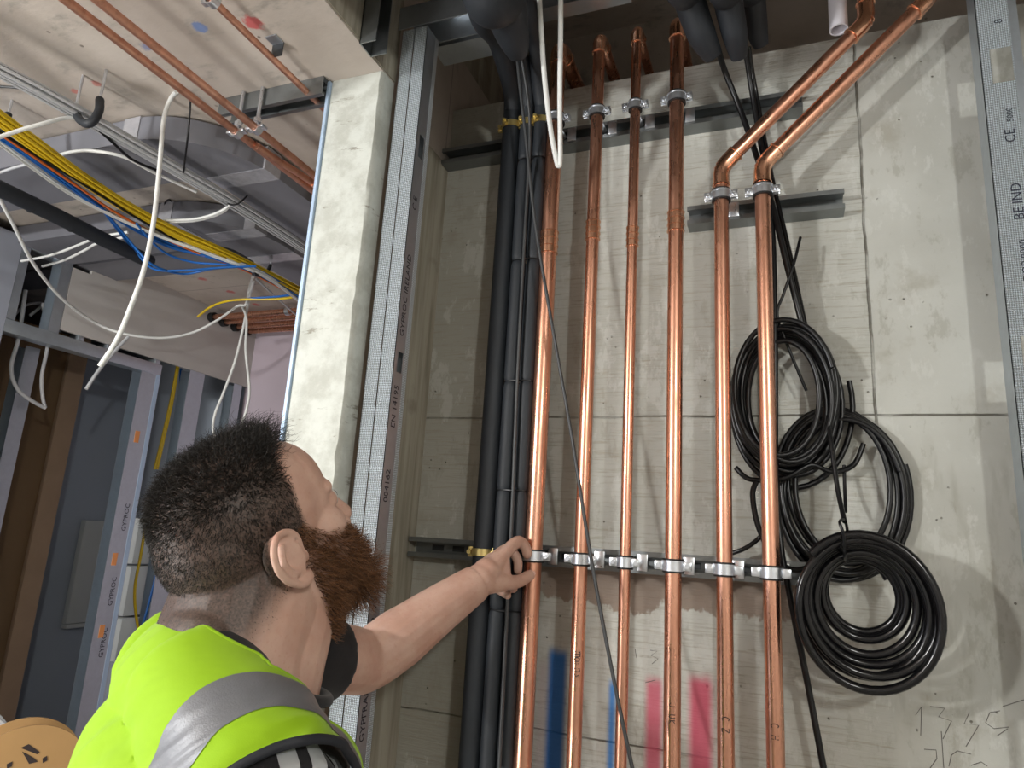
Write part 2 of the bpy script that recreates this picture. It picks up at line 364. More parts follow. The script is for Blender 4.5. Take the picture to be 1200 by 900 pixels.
# ------------------------------------------------------------------ drywall studs
def text(txt, size, loc, read, normal, mat, parent, name='printed_lettering', sx=1.0):
    cu = bpy.data.curves.new('t', 'FONT'); cu.body = txt; cu.size = size; cu.extrude = 0.0002; cu.resolution_u = 2
    to = bpy.data.objects.new('t', cu); COL.objects.link(to); dg = bpy.context.evaluated_depsgraph_get(); dg.update()
    me = bpy.data.meshes.new_from_object(to.evaluated_get(dg)); bpy.data.objects.remove(to)
    x = Vector(read).normalized(); zn = Vector(normal).normalized(); y = zn.cross(x); R = Matrix((x * sx, y, zn)).transposed()
    mb = MB(); L = Vector(loc); mb.add([L + R @ v.co for v in me.vertices], [tuple(p.vertices) for p in me.polygons])
    return mb.build(name, mat, parent, smooth=False)
def plate(mb, x0, x1, z0, z1, y0, y1, holes):
    """vertical plate in an X-Z plane with rectangular holes (hx0,hx1,hz0,hz1)"""
    zz = z0
    for h in sorted(holes, key=lambda q: q[2]):
        if h[2] > zz: mb.box(x0, x1, y0, y1, zz, h[2])
        mb.box(x0, h[0], y0, y1, h[2], h[3]); mb.box(h[1], x1, y0, y1, h[2], h[3]); zz = h[3]
    mb.box(x0, x1, y0, y1, zz, z1)
# riser-edge stud beside the column
t = thing('metal_stud', 'bright knurled galvanised stud standing against the white concrete column', 'stud', (-0.69, 1.075, 0))
x0, x1, y0, y1 = -0.7155, -0.657, 1.05, 1.10
mb = MB(); mb.box(x0, -0.6880, y0, y0 + 0.0012, 0, 2.645); mb.box(-0.6850, x1, y0, y0 + 0.0012, 0, 2.645); mb.box(-0.6881, -0.6849, y0 + 0.004, y0 + 0.0052, 0, 2.645)
mb.build('front_flange', M['knurl'], t, smooth=False)
mb = MB(); pl = MB()
for a, b in ((0, 1.905), (1.945, 2.35), (2.40, 2.645)): mb.box(x1 - 0.0012, x1, y0, y1, a, b)
for a, b in ((1.905, 1.945), (2.35, 2.40)): mb.box(x1 - 0.0012, x1, y0, y0 + 0.012, a, b); mb.box(x1 - 0.0012, x1, y1 - 0.02, y1, a, b)
mb.build('web', M['galv'], t, smooth=False)
mb = MB(); mb.box(x1 - 0.0005, x1 + 0.0006, y1 - 0.014, y1 - 0.001, 0, 2.645); mb.build('knurled_strip', M['knurl'], t, smooth=False)
MB().box(x0, x1, y1 - 0.0012, y1, 0, 2.645).box(x0, x0 + 0.001, y0, y0 + 0.01, 0, 2.645).build('back_flange', M['galv'], t, smooth=False)
for s_, zc_ in (('GYPFRAME', 1.27), ('62  70 S 50', 1.62), ('004162', 1.665), ('EN 14195', 1.80), ('GYPROC IRELAND', 1.975), ('C E', 2.235)):
    text(s_, 0.020, (x1 + 0.0004, y0 + 0.024, zc_ if s_ != '62  70 S 50' else 1.45), (0, 0, 1), (1, 0, 0), M['print'], t)
# head track over it and the bracket above the column
t = thing('head_track', 'short galvanised head track fixed across the top of the bright stud', 'track', (-0.64, 1.06, 2.645))
MB().box(-0.726, -0.565, 1.046, 1.048, 2.648, 2.70).box(-0.726, -0.565, 1.046, 1.106, 2.70, 2.702).box(-0.726, -0.565, 1.104, 1.106, 2.648, 2.70).build('channel', M['galv'], t, smooth=False)
MB().box(-0.69, -0.5, 1.13, 1.19, 2.66, 2.664).box(-0.69, -0.5, 1.13, 1.133, 2.664, 2.72).build('return_piece', M['galv'], t, smooth=False)
def strut(name, label, a, b, slots=True, faces='y', parent=None):
    """41 mm slotted strut channel from x=a.x to b.x, open side towards -Y (or -Z)"""
    a = Vector(a); b = Vector(b); h = 0.0205; dp = 0.041; w = 0.0025; lip = 0.0095
    pr = [(-h, 0), (-h, dp), (h, dp), (h, 0), (h - lip, 0), (h - lip, 0.007), (h - lip + w, 0.007), (h - lip + w, w), (h - w, w), (h - w, dp - w), (-h + w, dp - w), (-h + w, w), (-h + lip - w, w), (-h + lip - w, 0.007), (-h + lip, 0.007), (-h + lip, 0)]
    t = thing(name, label, 'rail', ((a + b) / 2))
    if faces == 'y': poly = [Vector((a.x, a.y + q[1], a.z + q[0])) for q in pr]
    else: poly = [Vector((a.x, a.y + q[0], a.z + q[1])) for q in pr]
    mb = MB(); n = len(poly); v = Vector((b.x - a.x, 0, 0)); P = poly + [p + v for p in poly]
    fs = [(i, (i + 1) % n, n + (i + 1) % n, n + i) for i in range(n)]
    cap = [(0, 15, 12, 11), (12, 13, 14, 15), (0, 11, 10, 1), (1, 10, 9, 2), (2, 9, 8, 3), (3, 8, 7, 4), (4, 7, 6, 5)]
    for c in cap: fs.append(c); fs.append(tuple(n + i for i in reversed(c)))
    mb.add(P, fs); mb.build('channel', M['channel'], t, smooth=False)
    if slots:
        x = a.x + 0.04
        while x < b.x - 0.03:
            sl = MB()
            if faces == 'y': sl.box(x, x + 0.028, a.y + dp - w - 0.001, a.y + dp - w, a.z - 0.006, a.z + 0.006)
            else: sl.box(x, x + 0.028, a.y - 0.006, a.y + 0.006, a.z + dp - w - 0.001, a.z + dp - w)
            x += 0.05; sl.build('slot', M['darksteel'], t, smooth=False)
    return t
ZU, ZM, ZL = 2.534, 2.299, 1.585
strut('strut_rail', 'long upper steel strut rail bolted across the riser wall near its top', (-0.764, YR, ZU), (0.066, YR, ZU))
strut('strut_rail', 'short steel strut rail holding the two slanting copper pipes', (-0.165, YR, ZM), (0.134, YR, ZM))
strut('strut_rail', 'long lower steel strut rail beside the hand, behind the vertical copper pipes', (-0.759, YR, ZL), (0.05, YR, ZL))
strut('strut_rail', 'short strut rail on the corridor soffit carrying copper pipes', (-1.135, 1.012, ZC - 0.0415), (-0.858, 1.012, ZC - 0.0415), True, 'z')
t = thing('strut_bracket', 'short dark strut bracket hanging at the slab edge above the column', 'bracket', (-0.715, 0.95, 2.52))
MB().box(-0.7265, -0.724, 0.925, 0.965, 2.52, 2.80).box(-0.7265, -0.690, 0.925, 0.9275, 2.52, 2.80).box(-0.7265, -0.690, 0.9625, 0.965, 2.52, 2.80).build('channel', M['channel'], t, smooth=False)
MB().cyl((-0.724, 0.945, 2.56), (-0.716, 0.945, 2.56), 0.009, 6).build('bolt', M['zinc'], t)
a = AY(620, 14, 1.20); b = AY(725, -6, 1.20); t = thing('head_rail', 'galvanised rail crossing above the first copper elbows at the riser head', 'rail', ((a.x + b.x) / 2, 1.21, a.z))
MB().box(a.x - 0.35, b.x + 0.02, 1.20, 1.202, a.z, a.z + 0.03).box(a.x - 0.35, b.x + 0.02, 1.202, 1.24, a.z, a.z + 0.002).build('channel', M['galv'], t, smooth=False)
# right stud with its oblong holes
sx0, sx1, sy = 0.3579, 0.421, 1.28
t = thing('metal_stud', 'knurled galvanised stud with oblong holes standing in front of smooth concrete', 'stud', (0.39, 1.30, 0))
mb = MB(); kx = 0.4075
hs = [(0.3735, 0.406, z, z + 0.070) for z in (0.20, 0.78, 1.355, 1.917, 2.455)]
mb2 = MB(); plate(mb2, sx0, kx, 0, 3.2, sy, sy + 0.0012, hs); mb2.build('web', M['knurl'], t, smooth=False)
MB().box(kx, sx1, sy + 0.0001, sy + 0.0013, 0, 3.2).build('plain_edge', M['galv'], t, smooth=False)
MB().box(sx0, sx0 + 0.0012, sy, sy + 0.045, 0, 3.2).box(sx1 - 0.0012, sx1, sy, sy + 0.045, 0, 3.2).build('flange', M['galv'], t, smooth=False)
for s_, z_, sz in (('CE', 2.335, 0.022), ('8', 2.575, 0.018), ('DOP 0000', 2.08, 0.017), ('BE IND', 2.19, 0.022), ('5000', 2.375, 0.014)):
    text(s_, sz, (0.397, sy - 0.0002, z_), (0, 0, 1), (0, -1, 0), M['print'], t)

# ------------------------------------------------------------------ copper risers
PX = [-0.4455, -0.350, -0.266, -0.179, -0.0912, -0.0144]
PR = [0.0172, 0.0132, 0.0104, 0.0148, 0.0140, 0.0143]
ORD = ['first', 'second', 'third', 'fourth', 'fifth', 'sixth']
LAB = ['fat copper riser next to the black insulated pipes', 'copper riser marked in black pen, second from the insulated pipes', 'thinnest vertical copper riser of the row',
       'copper riser between the thinnest one and the first slanting pipe', 'slanting copper pipe that stays clear of the cable coil', 'slanting copper pipe that passes in front of the cable coil']
def bead(mb, c, r, ax):
    c = Vector(c); ax = Vector(ax).normalized(); mb.tube([c - ax * 0.002, c - ax * 0.001, c + ax * 0.001, c + ax * 0.002], [r, r + 0.0016, r + 0.0016, r], 20)
def sleeve(pts, r, t, name='elbow', beads=True):
    mb = MB(); mb.tube(pts, r, 20); P = [Vector(p) for p in pts]
    if beads: bead(mb, P[0], r, P[1] - P[0]); bead(mb, P[-1], r, P[-1] - P[-2])
    return mb.build(name, M['solder'], t, sharp=50)
def scribble(t, x, r, strokes, zc, sc, name='pen_marking', rot=True):
    """pen strokes wrapped on the front of a vertical pipe; (u,v) in letter units, read downwards"""
    mb = MB(); face = math.atan2(-1.0, -x * 0.75)
    for st in strokes:
        pts = []
        for q in (spline([(a, b, 0) for a, b in st], 4) if len(st) > 2 else [Vector((a, b, 0)) for a, b in st]):
            s = q.x * sc; h = q.y * sc; a = face + h / r * 1.0
            pts.append((x + math.cos(a) * (r + 0.0003), YP + math.sin(a) * (r + 0.0003), zc - s))
        mb.tube(pts, 0.0007, 5)
    return mb.build(name, M['marker'], t)
GL = {'m': [[(0, 0), (0, 1)], [(0, .8), (.3, 1), (.4, 0)], [(.4, .8), (.7, 1), (.8, 0)]], 'a': [[(.6, .8), (.2, .9), (0, .4), (.3, 0), (.6, .3), (.6, .9), (.7, 0)]],
      'i': [[(.1, .9), (.15, 0)]], 'n': [[(0, 0), (0, 1)], [(0, .8), (.4, 1), (.5, 0)]], 's': [[(.5, .9), (.1, .8), (.4, .4), (0, .05)]],
      'J': [[(.5, 1), (.5, .2), (.2, 0), (0, .25)]], 'U': [[(0, 1), (.05, .2), (.3, 0), (.5, .25), (.5, 1)]], 'K': [[(0, 1), (0, 0)], [(.5, 1), (0, .45), (.5, 0)]],
      'C': [[(.5, .9), (.2, 1), (0, .5), (.2, 0), (.55, .1)]], 'Z': [[(0, 1), (.5, 1), (0, 0), (.55, 0)]], 'H': [[(0, 1), (0, 0)], [(.5, 1), (.5, 0)], [(0, .5), (.5, .5)]]}
def word(s, gap=1.0):
    out = []; u = 0
    for ch in s:
        if ch != ' ':
            for st in GL[ch]: out.append([(u + a, b - 0.5) for a, b in st])
        u += gap
    return out
pipes = []
for i in range(6):
    x, r = PX[i], PR[i]; t = thing('copper_pipe', LAB[i], 'pipe', (x, YP, 0), 'copper risers on the riser wall'); pipes.append(t)
    if i < 4:
        zt = 2.728; rad = r * 1.9
        MB().cyl((x, YP, 0.0), (x, YP, zt - rad), r, 24).build('upright', M['copper'], t)
        arc = bend((x, YP, 2), (x, YP, zt), (x, 3, zt), rad, 8)
        sleeve([arc[0] - Vector((0, 0, 0.018))] + arc + [arc[-1] + Vector((0, 0.018, 0))], r + 0.0018, t)
        MB().cyl((x, YP + rad, zt), (x, 1.899, zt), r, 24).build('top_run', M['copper'], t)
        zc_ = AY([649, 695, 743, 795][i], [280, 267, 275, 256][i], YP - r).z; hh = 0.02 if i else 0.024
        mb = MB(); mb.cyl((x, YP, zc_ - hh), (x, YP, zc_ + hh), r + 0.0016, 24)
        for q in (-1, -0.35, 0.35, 1): bead(mb, (x, YP, zc_ + q * hh), r + 0.0013, (0, 0, 1))
        mb.build('coupling', M['solder'], t, sharp=50)
    else:
        zb = AY([850, 895][i - 4], [196, 193][i - 4], YP).z; L = [0.385, 0.43][i - 4]; dx = L / math.sqrt(2); top = (x + dx, YP, zb + dx)
        MB().cyl((x, YP, 0.0), (x, YP, zb), r, 24).build('upright', M['copper'], t)
        arc = bend((x, YP, 2), (x, YP, zb), top, 0.045, 8)
        sleeve([arc[0] - Vector((0, 0, 0.02))] + arc + [arc[-1] + Vector((0.014, 0, 0.014))], r + 0.0018, t)
        MB().cyl((x, YP, zb), top, r, 24).build('slanting_run', M['copper'], t)
        arc = bend((x, YP, zb), top, (top[0], YP, 3.2), 0.045, 8)
        sleeve([arc[0] - Vector((0.014, 0, 0.014))] + arc + [arc[-1] + Vector((0, 0, 0.02))], r + 0.0018, t)
        MB().cyl(top, (top[0], YP, 3.279), r, 24).build('top_run', M['copper'], t)
scribble(pipes[1], PX[1], PR[1], word('mains', 0.9), AY(671, 762, YP).z, 0.0105)
scribble(pipes[3], PX[3], PR[3], word('J UK', 0.9), AY(787, 822, YP).z, 0.010)
scribble(pipes[4], PX[4], PR[4], word('C Z', 0.8), AY(849, 838, YP).z, 0.011)
scribble(pipes[5], PX[5], PR[5], word('C H', 0.8), AY(908, 846, YP).z, 0.011)

def clip(i, z, where, tilt=0.0):
    x, r = PX[i], PR[i]
    t = thing('pipe_clip', 'zinc pipe clip on the %s, %s copper riser from the insulated pipes' % (where, ORD[i]), 'clip', (x, YP, z - 0.011), 'zinc clips on the copper risers')
    R = r + 0.0045
    mb = MB(); mb.ring((x, YP, z), r + 0.0022, R, 0.0165); 
    for s in (-1, 1): mb.ring((x, YP, z + s * 0.0078), R - 0.0005, R + 0.0012, 0.0024)
    mb.build('band', M['zinc'], t)
    mb = MB(); mb.ring((x, YP, z), r + 0.0001, r + 0.0042, 0.0245); mb.build('rubber_lining', M['foamdark'], t)
    for s in (-1, 1):
        xe = x + s * (R + 0.006); mb = MB(); mb.box(xe - 0.0075, xe + 0.0070, YP - 0.0065, YP - 0.0035, z - 0.0078, z + 0.0078, 0.0012); mb.box(xe - 0.0075, xe + 0.0070, YP + 0.0020, YP + 0.005, z - 0.0078, z + 0.0078, 0.0012)
        e = mb.build('ear', M['zinc'], t)
        mb = MB(); mb.cyl((xe, YP - 0.0100, z), (xe, YP + 0.010, z), 0.0044, 10); mb.ring((xe, YP - 0.0102, z), 0.0018, 0.0038, 0.001, 'y', 12); mb.build('screw', M['zinc'], e)
    mb = MB(); mb.cyl((x, YP + r, z), (x, YR + 0.004, z), 0.005, 10); mb.cyl((x, YP + R - 0.001, z), (x, YP + R + 0.008, z), 0.0085, 6)
    mb.build('stem', M['zinc'], t)
    mb = MB(); mb.box(x + 0.010, x + 0.030, YR - 0.005, YR - 0.0005, z - 0.016, z + 0.016, 0.001); mb.build('backing_plate', M['zinc'], t)
for i in range(6): clip(i, ZL, 'lower rail')
for i in range(4): clip(i, ZU, 'upper rail')
for i in (4, 5): clip(i, ZM, 'short middle rail')

# ------------------------------------------------------------------ insulated pipes
def insulated(name, label, x, r, ties, top, pinch, smear=False):
    t = thing(name, label, 'pipe', (x, YP, 0), 'black insulated pipes beside the copper')
    zs = sorted(ties); pts = []; rr = []
    z = 0.0
    def radius(z): return r - sum(pinch * math.exp(-((z - q) / 0.006) ** 2) for q in zs)
    grid = sorted(set([0.0, 0.5, 1.0] + [round(1.1 + 0.05 * k, 3) for k in range(30)] + [q + d for q in zs for d in (-0.02, -0.01, -0.006, -0.003, 0, 0.003, 0.006, 0.01, 0.02)]))
    for z in grid:
        if z < 2.57: pts.append(Vector((x, YP, z))); rr.append(radius(z))
    top = [Vector(p) for p in top]; top.append(Vector((top[-1].x - 0.01, top[-1].y - 0.02, 3.279)))       # on up to the slab over the riser
    tp = spline([Vector((x, YP, 2.57))] + top, 8)
    n = len(tp)
    for k, p in enumerate(tp[1:]): pts.append(p); rr.append(r * (1 + 0.15 * (k / n)))
    MB().tube(pts, rr, 20).build('foam_sleeve', M['foam'], t, sharp=60)
    return t
def topP(px, py, y): return AY(px, py, y)
TIES = [AY(600, y, YP).z for y in (192, 308, 448, 575, 716)] + [1.0]
insulated('insulated_pipe', 'thick smooth black foam insulated pipe, outermost beside the concrete corner', -0.551, 0.0205, [], [topP(600, 105, 1.245), topP(585, 50, 1.12), topP(556, -30, 0.95)], 0)
tm = insulated('insulated_pipe', 'black foam insulated pipe tied to its twin, on the side of the thick one', -0.5125, 0.0168, TIES, [topP(617, 95, 1.24), topP(605, 45, 1.15), topP(590, -30, 1.0)], 0.0026)
insulated('insulated_pipe', 'black foam insulated pipe tied to its twin, next to the copper', -0.4785, 0.0165, TIES, [topP(632, 98, 1.245), topP(628, 50, 1.17), topP(618, -30, 1.05)], 0.0026)
for k, z in enumerate(TIES[:5]):
    mb = MB(); xa, xb, q = -0.5125, -0.4785, 0.0150
    loop = [(xa, YP - q), (xb, YP - q), (xb + q * 0.7, YP - q * 0.7), (xb + q, YP), (xb + q * 0.7, YP + q * 0.7), (xb, YP + q), (xa, YP + q), (xa - q * 0.7, YP + q * 0.7), (xa - q, YP), (xa - q * 0.7, YP - q * 0.7)]
    mb.tube([(a, b, z) for a, b in loop], 0.0017, 6, closed=True); tt = mb.build('cable_tie', M['cable'], None, 'black cable tie pinching the pair of foam insulated pipes together', 'cable tie', 'ties along the insulated pair')
for k, (px, py) in enumerate(((600, 157), (614, 156), (634, 153))):
    c = AY(px, py, YP - 0.02); x = [-0.551, -0.5125, -0.4785][k]; r = [0.0215, 0.0178, 0.0175][k]
    t = thing('insulation_clip', ['yellow plated clip round the thick insulated pipe at the upper rail', 'yellow plated clip round the middle insulated pipe at the upper rail', 'yellow plated clip round the insulated pipe next to copper, upper rail'][k], 'clip', (x, YP, ZU), 'yellow plated insulation clips')
    mb = MB(); mb.ring((x, YP, ZU), r, r + 0.0022, 0.014); mb.build('band', M['brass'], t)
    for s in (-1, 1): MB().box(x + s * (r + 0.005) - 0.005, x + s * (r + 0.005) + 0.005, YP - 0.006, YP + 0.002, ZU - 0.009, ZU + 0.009, 0.001).cyl((x + s * (r + 0.004), YP - 0.012, ZU), (x + s * (r + 0.004), YP + 0.004, ZU), 0.0045, 6).build('bolt_lug', M['brass'], t)
    MB().cyl((x - 0.006, YP - r - 0.010, ZU), (x - 0.006, YP - r + 0.002, ZU), 0.0062, 6).cyl((x - 0.006, YP - r - 0.015, ZU), (x - 0.006, YP - r - 0.008, ZU), 0.0034, 8).build('clamp_bolt', M['brass'], t)
    MB().cyl((x, YP + r, ZU), (x, YR + 0.004, ZU), 0.005, 8).build('stem', M['brass'], t)
x = -0.551
t = thing('insulation_clip', 'yellow plated clip on the lower rail beside the wrist', 'clip', (x, YP, ZL), 'yellow plated insulation clips')
MB().ring((x, YP, ZL), 0.0215, 0.0237, 0.014).build('band', M['brass'], t)
for s in (-1, 1): MB().box(x + s * 0.026 - 0.005, x + s * 0.026 + 0.005, YP - 0.006, YP + 0.002, ZL - 0.010, ZL + 0.010, 0.001).cyl((x + s * 0.026, YP - 0.014, ZL), (x + s * 0.026, YP + 0.004, ZL), 0.0048, 6).build('bolt_lug', M['brass'], t)
MB().cyl((x, YP + 0.021, ZL), (x, YR + 0.004, ZL), 0.005, 8).build('stem', M['brass'], t)
# bagged insulation at the top
def bag(label, pts, rr):
    pts = [Vector(q) for q in pts]; pts = [Vector((pts[0].x - 0.005, pts[0].y - 0.02, 3.279))] + pts; rr = [rr[0]] + rr
    p = spline(pts, 8); n = len(p); R = []
    for k in range(n):
        f = k / (n - 1) * (len(rr) - 1); i = min(int(f), len(rr) - 2); R.append(rr[i] + (rr[i + 1] - rr[i]) * (f - i))
    t = MB(); t.tube(p, R, 18); return t.build('insulated_bend', M['foam'], None, label, 'insulation', 'black insulation hanging at the riser head', sharp=60)
bag('fat black insulated bend hanging beside the fourth copper elbow', [AY(790, -60, 1.05), AY(808, 0, 1.13), AY(822, 40, 1.18), AY(836, 66, 1.22)], [0.029, 0.029, 0.027, 0.018])
bag('fat black insulated bend hanging between two others at the riser head', [AY(842, -60, 1.06), AY(853, 0, 1.15), AY(861, 40, 1.2), AY(866, 68, 1.24)], [0.027, 0.027, 0.024, 0.015])
bag('black insulated bend hanging nearest the white conduit', [AY(872, -60, 1.13), AY(882, 0, 1.21), AY(887, 35, 1.25), AY(892, 54, 1.275)], [0.024, 0.024, 0.021, 0.014])
bag('huge black insulated bend swelling out above the thick insulated pipe', [AY(568, -50, 0.86), AY(590, 5, 0.955), AY(602, 45, 1.02), AY(608, 65, 1.055)], [0.046, 0.042, 0.030, 0.018])

# ------------------------------------------------------------------ cables in front of the riser
def cable(label, pts, r, mat, group=None, name='cable', seg=8, cat='cable', n=8):
    return MB().tube(spline(pts, n), r, seg).build(name, mat, None, label, cat, group, sharp=60)
cable('dark grey cable hanging slantwise across the front of the copper risers', [AY(603, 28, 1.14), AY(608, 90, 1.16), AY(616, 160, 1.18), AY(627, 260, 1.2), AY(645, 370, 1.21), AY(668, 500, 1.215), AY(692, 650, 1.215), AY(716, 780, 1.21), AY(742, 905, 1.2)], 0.0034, M['cablegrey'])
cable('thin grey cable running down the joint between the paired insulated pipes', [AY(606, 40, 1.15), AY(618, 110, 1.2), AY(621, 160, 1.235), AY(617, 240, 1.252), AY(612, 330, 1.255), AY(606, 450, 1.256), AY(600, 600, 1.256), AY(594, 720, 1.256), AY(585, 900, 1.256)], 0.0036, M['cablegrey'])
cable('white plastic cable bent into a tight hanging loop before the first copper riser', [AY(622, -60, 1.0) + Vector((-0.02, 0, 0.45)), AY(628, -60, 1.0), AY(632, 0, 1.03), AY(638, 90, 1.1), AY(645, 150, 1.15), AY(652, 188, 1.185), AY(654.5, 194, 1.19), AY(656.5, 186, 1.185), AY(656, 120, 1.14), AY(657, 40, 1.07), AY(659, -60, 1.0), AY(662, -60, 1.0) + Vector((0.0, 0, 0.45))], 0.0052, M['white'], seg=10)
t = MB(); a = AY(983, 35, 1.30); t.ring((a.x, 1.30, (a.z + 3.279) / 2), 0.0145, 0.0172, 3.279 - a.z, 'z', 24); t.build('conduit', M['pvc'], None, 'white plastic conduit stub hanging open-ended above the slanting pipes', 'conduit')
cable('flat black cable crossing behind the slanting pipes to the upper coil', [AY(842, 60, 1.25), AY(850, 85, 1.3), AY(866, 125, 1.33), AY(884, 175, 1.335), AY(905, 240, 1.325), AY(922, 310, 1.325), AY(940, 380, 1.335)], 0.0062, M['cable'])
cable('black cable dropping straight behind the sixth riser from the hanging insulation', [AY(873, 55, 1.26), AY(880, 100, 1.31), AY(890, 160, 1.33), AY(900, 215, 1.33), AY(906, 290, 1.326), AY(908, 400, 1.32), AY(909, 560, 1.325), AY(915, 640, 1.315), AY(924, 690, 1.315), AY(938, 760, 1.33), AY(950, 820, 1.335), AY(966, 905, 1.335)], 0.0056, M['cable'])
cable('glossy black cable dropping to the far side of the upper coil', [AY(877, 55, 1.26), AY(886, 110, 1.32), AY(905, 210, 1.34), AY(926, 300, 1.345), AY(944, 384, 1.34)], 0.0048, M['hose'])
cable('thin black offcut twisted between the hanging cables above the coil', [AY(938, 278, 1.33), AY(930, 310, 1.32), AY(918, 345, 1.32), AY(911, 370, 1.325), AY(925, 410, 1.33), AY(945, 458, 1.345)], 0.0028, M['cable'])
cable('short black cable end poking out under the coil by the fifth riser', [AY(858, 648, 1.345), AY(872, 643, 1.34), AY(888, 632, 1.335), AY(902, 615, 1.33)], 0.0042, M['cable'])

def coil(label, c, rx, rz, n, r, dx, dz, y0, y1, seed, mat, jit=0.004, start=0.3, over=0.0):
    rng = random.Random(seed); P = []; N = 40
    ph = [rng.uniform(0, 6.28) for _ in range(6)]
    for k in range(int(n * N) + 1):
        u = k / (n * N); a = start + 2 * math.pi * k / N; w = k / N
        j = jit * (math.sin(w * 2.3 + ph[0]) + 0.7 * math.sin(w * 4.1 + ph[1]))
        jx = jit * math.sin(w * 3.3 + ph[2]); jz = jit * math.sin(w * 2.7 + ph[3])
        ax = rx[0] + (rx[1] - rx[0]) * u + j; az = rz[0] + (rz[1] - rz[0]) * u + j * 1.2
        P.append(Vector((c[0] + dx * (u - 0.5) + jx + ax * math.cos(a), y0 + (y1 - y0) * u + 0.3 * jit * math.sin(w * 6.1 + ph[4]) + 0.004 * math.sin(a * 2 + ph[5]), c[2] + dz * (u - 0.5) + jz + az * math.sin(a))))
    t = thing('cable_coil', label, 'coil', (c[0], (y0 + y1) / 2, c[2] - max(rz)), 'coils hung on the riser wall')
    MB().tube(P, r, 8).build('windings', mat, t, sharp=80); return t, P
c1 = AY(920, 466, 1.335); t1, P1 = coil('upright oval coil of black cable hung behind the sixth copper riser', c1, (0.072, 0.094), (0.118, 0.142), 11, 0.0054, 0.006, -0.01, 1.312, 1.368, 4, M['cable'], 0.0075)
c2 = AY(985, 575, 1.36); t2, P2 = coil('coil of black cable half hidden behind the two other coils', c2, (0.088, 0.104), (0.132, 0.150), 8, 0.0052, 0.0, 0.0, 1.350, 1.378, 9, M['cable'], 0.0065)
c3 = AY(1012, 706, 1.28); t3, P3 = coil('round spiral coil of glossy black hose tied at its top, lowest of the coils', (c3.x, 1.28, c3.z), (0.050, 0.104), (0.052, 0.118), 9.3, 0.0073, 0.004, -0.026, 1.315, 1.245, 2, M['hose'], 0.003, 0.5)
tp = AY(990, 613, 1.25); cable_t = MB().tube(spline([AY(984, 612, 1.236), AY(989, 628, 1.232), AY(990, 650, 1.245), AY(991, 655, 1.29), AY(993, 625, 1.31), AY(990, 610, 1.27)], 6, True), 0.0026, 6, closed=True).build('cable_tie', M['cable'], t3)
cable('thin black cord hanging the glossy spiral coil from the coil above', [AY(968, 470, 1.345), AY(974, 520, 1.31), AY(982, 575, 1.29), AY(990, 612, 1.262)], 0.0040, M['cable'])
cable('black loop of loose cable dangling below the upper coil', [AY(886, 565, 1.335), AY(882, 580, 1.33), AY(888, 615, 1.33), AY(905, 650, 1.335), AY(930, 668, 1.34), AY(960, 660, 1.345)], 0.005, M['cable'])
cable('slack black cable curving under the upper coil towards the hidden coil', [AY(862, 548, 1.345), AY(880, 562, 1.34), AY(920, 560, 1.33), AY(950, 545, 1.335), AY(975, 553, 1.345), AY(1000, 545, 1.36), AY(1012, 520, 1.365)], 0.0048, M['cable'])
cable('slim black cable end leaning against the wall inside the hidden coil', [AY(989, 545, 1.36), AY(990, 575, 1.35), AY(991, 600, 1.33)], 0.003, M['cable'])
# pencil scribbles on the concrete
mb = MB()
def pen(pts):
    mb.tube([AY(px, py, YW - 0.0004) for px, py in pts], 0.0006, 5)
for st in ([(1073, 838), (1080, 828), (1079, 862)], [(1090, 828), (1107, 830), (1100, 840), (1115, 845), (1105, 866)], [(1103, 857), (1106, 900)], [(1136, 835), (1130, 848), (1147, 850), (1132, 875)], [(1172, 833), (1160, 835), (1155, 847), (1165, 854), (1182, 852)],
           [(1175, 828), (1200, 820)], [(1169, 862), (1181, 854)], [(1112, 898), (1115, 885), (1122, 880), (1138, 884)], [(1083, 878), (1097, 879), (1098, 889), (1090, 900)], [(1138, 897), (1150, 893), (1157, 898)], [(756, 800), (768, 797)], [(744, 760), (746, 771)], [(762, 762), (770, 763), (763, 768), (771, 772), (764, 778)]):
    pen(st)
mb.build('pencil_writing', M['pencil'], bpy.data.objects['wall_back'])
# ------------------------------------------------------------------ corridor soffit: pipes, ducts, cables
def cpipe(label, pts, r, coup=None):
    t = thing('copper_pipe', label, 'pipe', (Vector(pts[0]) + Vector(pts[-1])) / 2, 'copper pipes under the corridor soffit')
    MB().tube(pts, r, 16).build('pipe_run', M['copper_dull'], t)
    if coup:
        for c in coup: MB().cyl(Vector(c) - Vector((0, 0.018, 0)), Vector(c) + Vector((0, 0.018, 0)), r + 0.002, 16).build('coupling', M['solder'], t)
    return t
zA = 2.427
cpipe('tarnished copper pipe with a double bend under the corridor soffit', spline([(-1.062, -3.1, zA), (-1.062, 0.98, zA), (-1.058, 1.03, zA), (-1.046, 1.10, zA - 0.004), (-1.038, 1.17, zA - 0.002), (-1.036, 1.3, zA), (-1.036, 2.1, zA)], 6), 0.0083, [(-1.036, 1.225, zA)])
cpipe('straight tarnished copper pipe beside the double bent one', [(-1.010, -3.1, zA), (-1.010, YF - 0.001, zA)], 0.0083)
cpipe('thin tarnished copper pipe close to the soffit beside the column', [(-0.897, -3.1, 2.497), (-0.897, 1.5, 2.497)], 0.0068)
